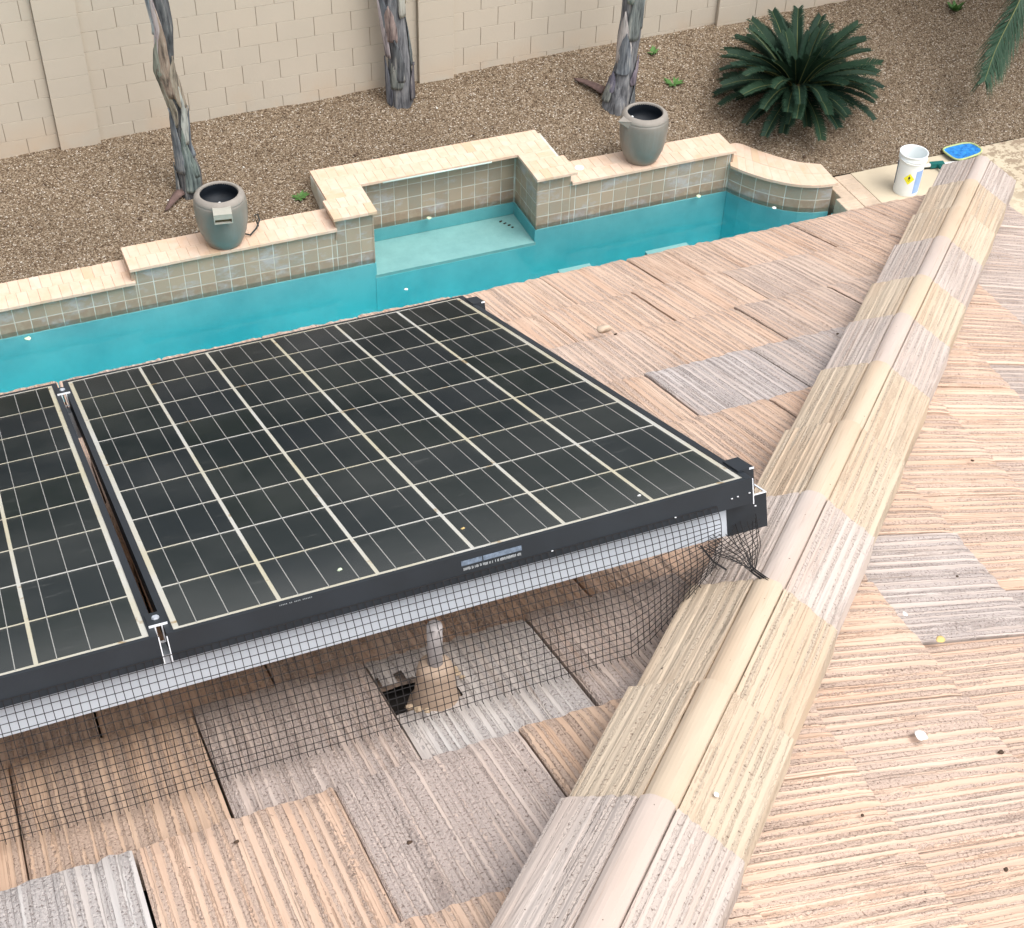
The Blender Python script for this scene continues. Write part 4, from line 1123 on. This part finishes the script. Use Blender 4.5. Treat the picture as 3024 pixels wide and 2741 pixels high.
# ------------------------------------------------------------------ water jars
def jar(x, y, label, face, boxspout):
    z = LEV['mid'] + 0.0325
    root = empty('water_jar', (x, y, z), label=label, cat='jar', group='grey glazed water jars on the pool wall')
    root.rotation_euler = (0, 0, face); root.scale = (1, 1, 1.04)
    q = MB()
    q.lathe([(0.0, 0.0), (0.158, 0.0), (0.169, 0.008), (0.196, 0.06), (0.228, 0.14), (0.249, 0.24), (0.257, 0.34), (0.259, 0.41), (0.254, 0.455), (0.247, 0.472), (0.243, 0.474)], 56)
    q.build('body', M['jar'], root, True)
    q = MB()
    q.lathe([(0.243, 0.470), (0.247, 0.478), (0.246, 0.490), (0.236, 0.508), (0.216, 0.524), (0.200, 0.530), (0.190, 0.529), (0.186, 0.520), (0.186, 0.505)], 56)
    q.build('rim', M['rim'], root, True)
    q = MB(); q.lathe([(0.1862, 0.512), (0.185, 0.49), (0.20, 0.44), (0.215, 0.37), (0.0, 0.365)], 48); q.build('inner_bowl', M['jarin'], root, True)
    q = MB(); q.lathe([(0.0, 0.0), (0.014, 0.0), (0.0145, 0.035), (0.010, 0.042), (0.0, 0.043)], 16); o = q.build('nozzle', M['white'], root, True); o.location = (-0.01, -0.165, 0.475)
    if boxspout:    # local -y is towards the pool
        q = MB(); y0, y1, x0, x1, z0_, z1_ = -0.365, -0.205, -0.088, 0.088, 0.405, 0.502; t = 0.008
        q.box(x0, x1, y0, y1, z1_ - t, z1_); q.box(x0, x1, y0, y1, z0_, z0_ + t)
        q.box(x0, x0 + t, y0, y1, z0_ + t, z1_ - t); q.box(x1 - t, x1, y0, y1, z0_ + t, z1_ - t)
        q.box(x0 + t, x1 - t, y0 + .002, y0 + .006, z0_ + 0.045, z1_ - t)
        q.build('spout', M['spout'], root)
        q = MB(); q.box(x0 + t, x1 - t, y0 + 0.03, y0 + 0.035, z0_ + t, z0_ + 0.045); q.build('spout_mouth', M['spoutdark'], root)
    else:
        q = MB()
        q.add([(-0.075, -0.225, 0.505), (0.075, -0.225, 0.505), (0.0, -0.36, 0.515), (-0.06, -0.235, 0.42), (0.06, -0.235, 0.42), (0, -0.345, 0.500)],
              [(0, 1, 2), (3, 5, 4), (0, 2, 5, 3), (1, 4, 5, 2), (0, 3, 4, 1)])
        q.build('spout', M['rim'], root)
    return root
j1 = jar(-1.512, 0.135, 'grey glazed jar with a square spout facing the pool, on the left wall', math.radians(-9), True)
j2 = jar(3.085, 0.170, 'plain grey glazed jar with pointed lip turned left, on the right wall', math.radians(-78), False)
q = MB()
q.tube([(0.20, 0.05, 0.03), (0.255, 0.03, 0.02), (0.33, 0.10, 0.05), (0.37, 0.17, 0.09), (0.36, 0.21, 0.13), (0.33, 0.20, 0.13), (0.34, 0.17, 0.07), (0.36, 0.24, -0.04), (0.33, 0.3, -0.1)], 0.0085, 8)
q.build('cable', M['rope'], j1, True)

# ------------------------------------------------------------------ bucket, brush and skimmer
bk = empty('bucket', (5.80, -0.95, 0.05), label='tall open white plastic bucket with yellow diamond hazard label on the deck', cat='bucket')
bk.scale = (0.9, 0.9, 0.92)
q = MB()
q.lathe([(0.0, 0.0), (0.148, 0.0), (0.150, 0.01), (0.158, 0.40), (0.160, 0.43), (0.168, 0.432), (0.169, 0.462), (0.165, 0.464), (0.165, 0.50), (0.172, 0.503), (0.172, 0.512), (0.160, 0.512), (0.158, 0.50), (0.156, 0.30), (0.150, 0.14), (0.0, 0.135)], 44)
q.build('body', M['bucket'], bk, True)
def wrap(a0, a1, z0, z1, r0, mat, name, shape=None, nseg=12, parent=bk, lift=0.0012):
    q = MB(); vs = []
    for i in range(nseg + 1):
        a = a0 + (a1 - a0) * i / nseg
        for k, zz in enumerate((z0, z1)): rr = r0(zz) + lift; vs.append((rr * math.cos(a), rr * math.sin(a), zz))
    q.add(vs, [(2 * i, 2 * i + 2, 2 * i + 3, 2 * i + 1) for i in range(nseg)]); return q.build(name, mat, parent)
rb = lambda z: 0.150 + z * 0.02
ac = math.atan2(-12 + .93, -9.74)           # towards the camera
wrap(ac + 0.62, ac + 1.35, 0.04, 0.335, rb, M['bluelabel'], 'blue_label')
wrap(ac - 1.75, ac - 1.15, 0.10, 0.40, rb, simple('dark_blue_label', (0.05, 0.09, 0.17), 0.5), 'blue_label')
q = MB(); n = 10; vs = []; fs = []
cz, hz, ha = 0.235, 0.072, 0.42
for i in range(n + 1):
    s = i / n * 2 - 1; a = ac + 0.12 + s * ha; h_ = hz * (1 - abs(s))
    for zz in (cz - h_, cz + h_): rr = rb(zz) + 0.0014; vs.append((rr * math.cos(a), rr * math.sin(a), zz))
q.add(vs, [(2 * i, 2 * i + 2, 2 * i + 3, 2 * i + 1) for i in range(n)]); q.build('hazard_diamond', M['yellow'], bk)
q = MB()                                       # flame over a circle, the oxidiser sign
def onb(da, zz, l=0.0022): a = ac + 0.12 + da; rr = rb(zz) + l; return (rr * math.cos(a), rr * math.sin(a), zz)
fl_ = [(-.06, .238), (-.085, .252), (-.06, .272), (-.03, .262), (-.01, .288), (.03, .262), (.06, .268), (.08, .250), (.06, .238)]
q.add([onb(a, z) for a, z in fl_], [tuple(range(len(fl_)))])
for i in range(12):
    a1_, a2_ = i / 12 * 6.283, (i + 1) / 12 * 6.283
    q.add([onb(.075 * math.cos(a1_), .222 + .014 * math.sin(a1_)), onb(.075 * math.cos(a2_), .222 + .014 * math.sin(a2_)), onb(.05 * math.cos(a2_), .222 + .009 * math.sin(a2_)), onb(.05 * math.cos(a1_), .222 + .009 * math.sin(a1_))], [(0, 1, 2, 3)])
q.box(0, 0, 0, 0, 0, 0) if False else None
q.build('hazard_sign', M['ink'], bk)
q = MB(); hp_ = []
for i in range(17):
    a = -math.pi / 2 + (i / 16 - .5) * 3.14; hp_.append((0.172 * math.cos(a), 0.172 * math.sin(a), 0.455 - 0.03 * math.sin(i / 16 * 3.14)))
q.tube(hp_, 0.004, 6); q.build('handle', M['white'], bk, True)

br = empty('pool_brush', (6.40, -0.66, 0.09), label='white pool brush with a dark green socket and pole lying behind the bucket', cat='pool brush')
br.rotation_euler = (0, 0, math.radians(-11))
q = MB(); q.tube([(-0.36, 0, 0), (0.28, 0.0, 0)], 0.021, 10); q.build('brush_head', M['white'], br, True)
q = MB(); q.box(-0.34, 0.27, -0.012, 0.012, -0.045, -0.019); q.build('bristles', M['rope'], br)
q = MB(); q.box(-0.085, 0.075, -0.030, 0.030, -0.024, 0.028); q.build('socket', M['green'], br)
q = MB(); q.tube([(0.0, -0.03, 0), (0.03, -0.16, 0.0), (0.07, -0.42, -0.01), (0.12, -1.0, -0.02)], 0.018, 10); q.build('pole', M['green'], br, True)

nt_ = empty('skimmer_net', (6.84, -0.52, 0.085), label='blue leaf skimmer net with yellow green rim on the deck by the roof', cat='skimmer net')
nt_.rotation_euler = (0, 0, math.radians(6))
out = []
for i in range(28):
    a = 2 * math.pi * i / 28; c, s = math.cos(a), math.sin(a)
    e = 0.55; out.append((0.215 * abs(c) ** e * (1 if c > 0 else -1), 0.14 * abs(s) ** e * (1 if s > 0 else -1) * (1 - 0.18 * c), 0.018))
q = MB(); q.tube(out + [out[0]], 0.011, 6, cap=False); q.build('rim', M['netrim'], nt_, True)
q = MB(); vs = []
for r_i in range(7):
    f = r_i / 6
    for i in range(28):
        x, y_, z_ = out[i]; vs.append((x * (1 - f * .98), y_ * (1 - f * .98), 0.018 - 0.012 * math.sin(f * 1.57) + 0.035 * rn2(x * (1 - f) * 22, y_ * (1 - f) * 22, 4) * (f > .1)))
q.add(vs, [(r_i * 28 + i, r_i * 28 + (i + 1) % 28, (r_i + 1) * 28 + (i + 1) % 28, (r_i + 1) * 28 + i) for r_i in range(6) for i in range(28)])
q.build('net', M['netblue'], nt_)

# ------------------------------------------------------------------ litter
def speck(pos, n, s, mat, name, label, cat, group=None, squash=0.35, seed=1, elong=1.0, X=None):
    bm = bmesh.new(); bmesh.ops.create_icosphere(bm, subdivisions=2, radius=s)
    for v in bm.verts:
        k = 1 + 0.75 * rn2(v.co.x / s * 1.7 + seed * 3.1, v.co.y / s * 1.7 + v.co.z / s, seed); v.co *= k; v.co.x *= elong; v.co.z *= squash
    me = bpy.data.meshes.new(name); bm.to_mesh(me); bm.free(); me.materials.append(mat)
    for p_ in me.polygons: p_.use_smooth = True
    o = link(name, me); n = Vector(n); xx = Vector(X or (1, 0.3, 0)); xx = (xx - n * xx.dot(n)).normalized(); yy = n.cross(xx)
    o.matrix_world = frame(xx, yy, n, Vector(pos) + n * s * squash * 0.4)
    return tag(o, label, cat, group)
def onR(x, y, n=0.0): return Vector((x, y, HP.z - (x - HP.x) * math.tan(T))) + N2 * n
speck((-2.357, -9.684, 6.203), N1, 0.016, M['deckstone'], 'pebble', 'small pinkish stone lying on the left slope above the water', 'pebble', None, .7, 3, 1.5)
speck(onR(-2.686, -11.552), N2, 0.010, M['dropping'], 'bird_dropping', 'largest white dropping, on the right slope tiles right of the hip', 'bird dropping', None, .2, 4, 1.4)
speck(onR(-2.51, -11.258), N2, 0.006, M['dropping'], 'bird_dropping', 'small white dropping at the corner of a grey tile near a yellow leaf', 'bird dropping', None, .3, 5)
dcap = [((2186, 2170), 0.011), ((2103, 2292), 0.008)]
def ray_cap(px, py, nrm, p0):
    d = FWD + RGT * ((px - 1512) / F_PX) - UPV * ((py - CY_PX) / F_PX); return CAM + d * ((p0 - CAM).dot(nrm) / d.dot(nrm))
NF = (HN * 0.9 + HXr * 0.0).normalized()
def on_flank(s, x):
    ax = abs(x); zf = -0.004 + (0.124 - ax) / 0.082 * 0.040 + 0.010
    return hipp(s) + HXr * x + HN * (zf + 0.004 + 0.026 * max(0, -s - 2.2))
sgnx = 1 if HXr.x > 0 else -1
nfl = (HN + HXr * sgnx * 0.49).normalized()
speck(on_flank(-3.13, sgnx * 0.075), nfl, 0.006, M['dropping'], 'bird_dropping', 'upper of two white droppings on the yellow hip caps', 'bird dropping', None, .3, 6)
speck(on_flank(-3.24, sgnx * 0.062), nfl, 0.0045, M['dropping'], 'bird_dropping', 'lower smaller of two white droppings on the yellow hip caps', 'bird dropping', None, .3, 7)
speck(onR(-2.474, -11.326), N2, 0.0075, M['leafdry'], 'fallen_leaf', 'yellow dry leaf caught under a tile edge on the right slope', 'leaf', None, .15, 8, 1.9)
for i, (x, y) in enumerate(((-2.91, -11.702), (-2.717, -11.828), (-2.545, -11.6), (-2.3, -11.15), (-1.95, -10.75), (-2.05, -11.25))):
    speck(onR(x, y, 0.001), N2, 0.0026 + 0.0011 * (i % 3), M['debris'], 'debris_speck', 'small dark crumb of debris on the right roof slope', 'debris', 'dark crumbs on the roof', .6, 20 + i, 1.3)
for i, (u, v) in enumerate(((0.0, 1.62), (0.22, 1.75), (1.45, -.2), (1.9, 0.2), (0.1, 1.9))):
    speck(onL(u, v, 0.001), N1, 0.0035, M['debris'], 'debris_speck', 'small dark crumb of debris on the left roof slope', 'debris', 'dark crumbs on the roof', .6, 40 + i, 1.5)
for i, (u, v, s, mt_) in enumerate(((0.489, 1.317, .004, 'leafdry'), (0.782, 1.367, .004, 'dropping'), (0.271, 1.349, .0045, 'petal'))):
    speck(onP(u, v, -0.0025), N1, s, M[mt_], 'debris_speck', ['brown seed on the glass of the full panel', 'white fleck near the right corner of the full panel', 'pale husk on the glass near the front left of the full panel'][i], 'debris', None, .5, 60 + i)
for i, (x, y, s) in enumerate(((0.781, 0.533, .028), (-3.579, -0.145, .03), (3.724, -0.066, .03), (0.109, -0.627, .018), (4.40, -0.56, .024))):
    speck((x, y, WL + 0.002), (0, 0, 1), s, M['petal'] if i < 3 else M['dropping'], 'petal', ['pale green petal floating in the spa alcove', 'pale petal floating at the far left of the pool', 'pale petal floating near the right jar', 'small white petal floating in front of the spa', 'white petal floating by the curved end wall'][i], 'petal', None, .22, 80 + i)
for i, (x, y) in enumerate(((1.60, 0.50), (1.63, 0.45), (1.66, 0.40), (1.68, 0.35))):
    speck((x, y, -0.296), (0, 0, 1), 0.014, M['debris'], 'sunken_leaf', ['farthest of four dark leaf scraps in a row on the spa bench', 'second farthest of four dark leaf scraps on the spa bench', 'second nearest of four dark leaf scraps on the spa bench', 'nearest of four dark leaf scraps in a row on the spa bench'][i], 'leaf', 'dark leaf scraps on the spa bench', .3, 90 + i, 1.5)
for i, (x, y) in enumerate(((3.28, 0.98), (-2.2, 0.9), (0.2, 1.2), (5.0, -0.1), (-0.62, 0.52))):
    speck((x, y, zg(x, y) + .004), (0, 0, 1), 0.022, M['dropping'] if i in (4,) else M['stone'], 'pebble', ['larger stone in the gravel behind the plain jar', 'larger stone in the gravel left of the spouted jar', 'larger stone in the gravel behind the spa', 'larger stone in the gravel near the curved coping', 'white pebble in the gravel by the left end of the spa coping'][i], 'pebble', None, .6, 100 + i)
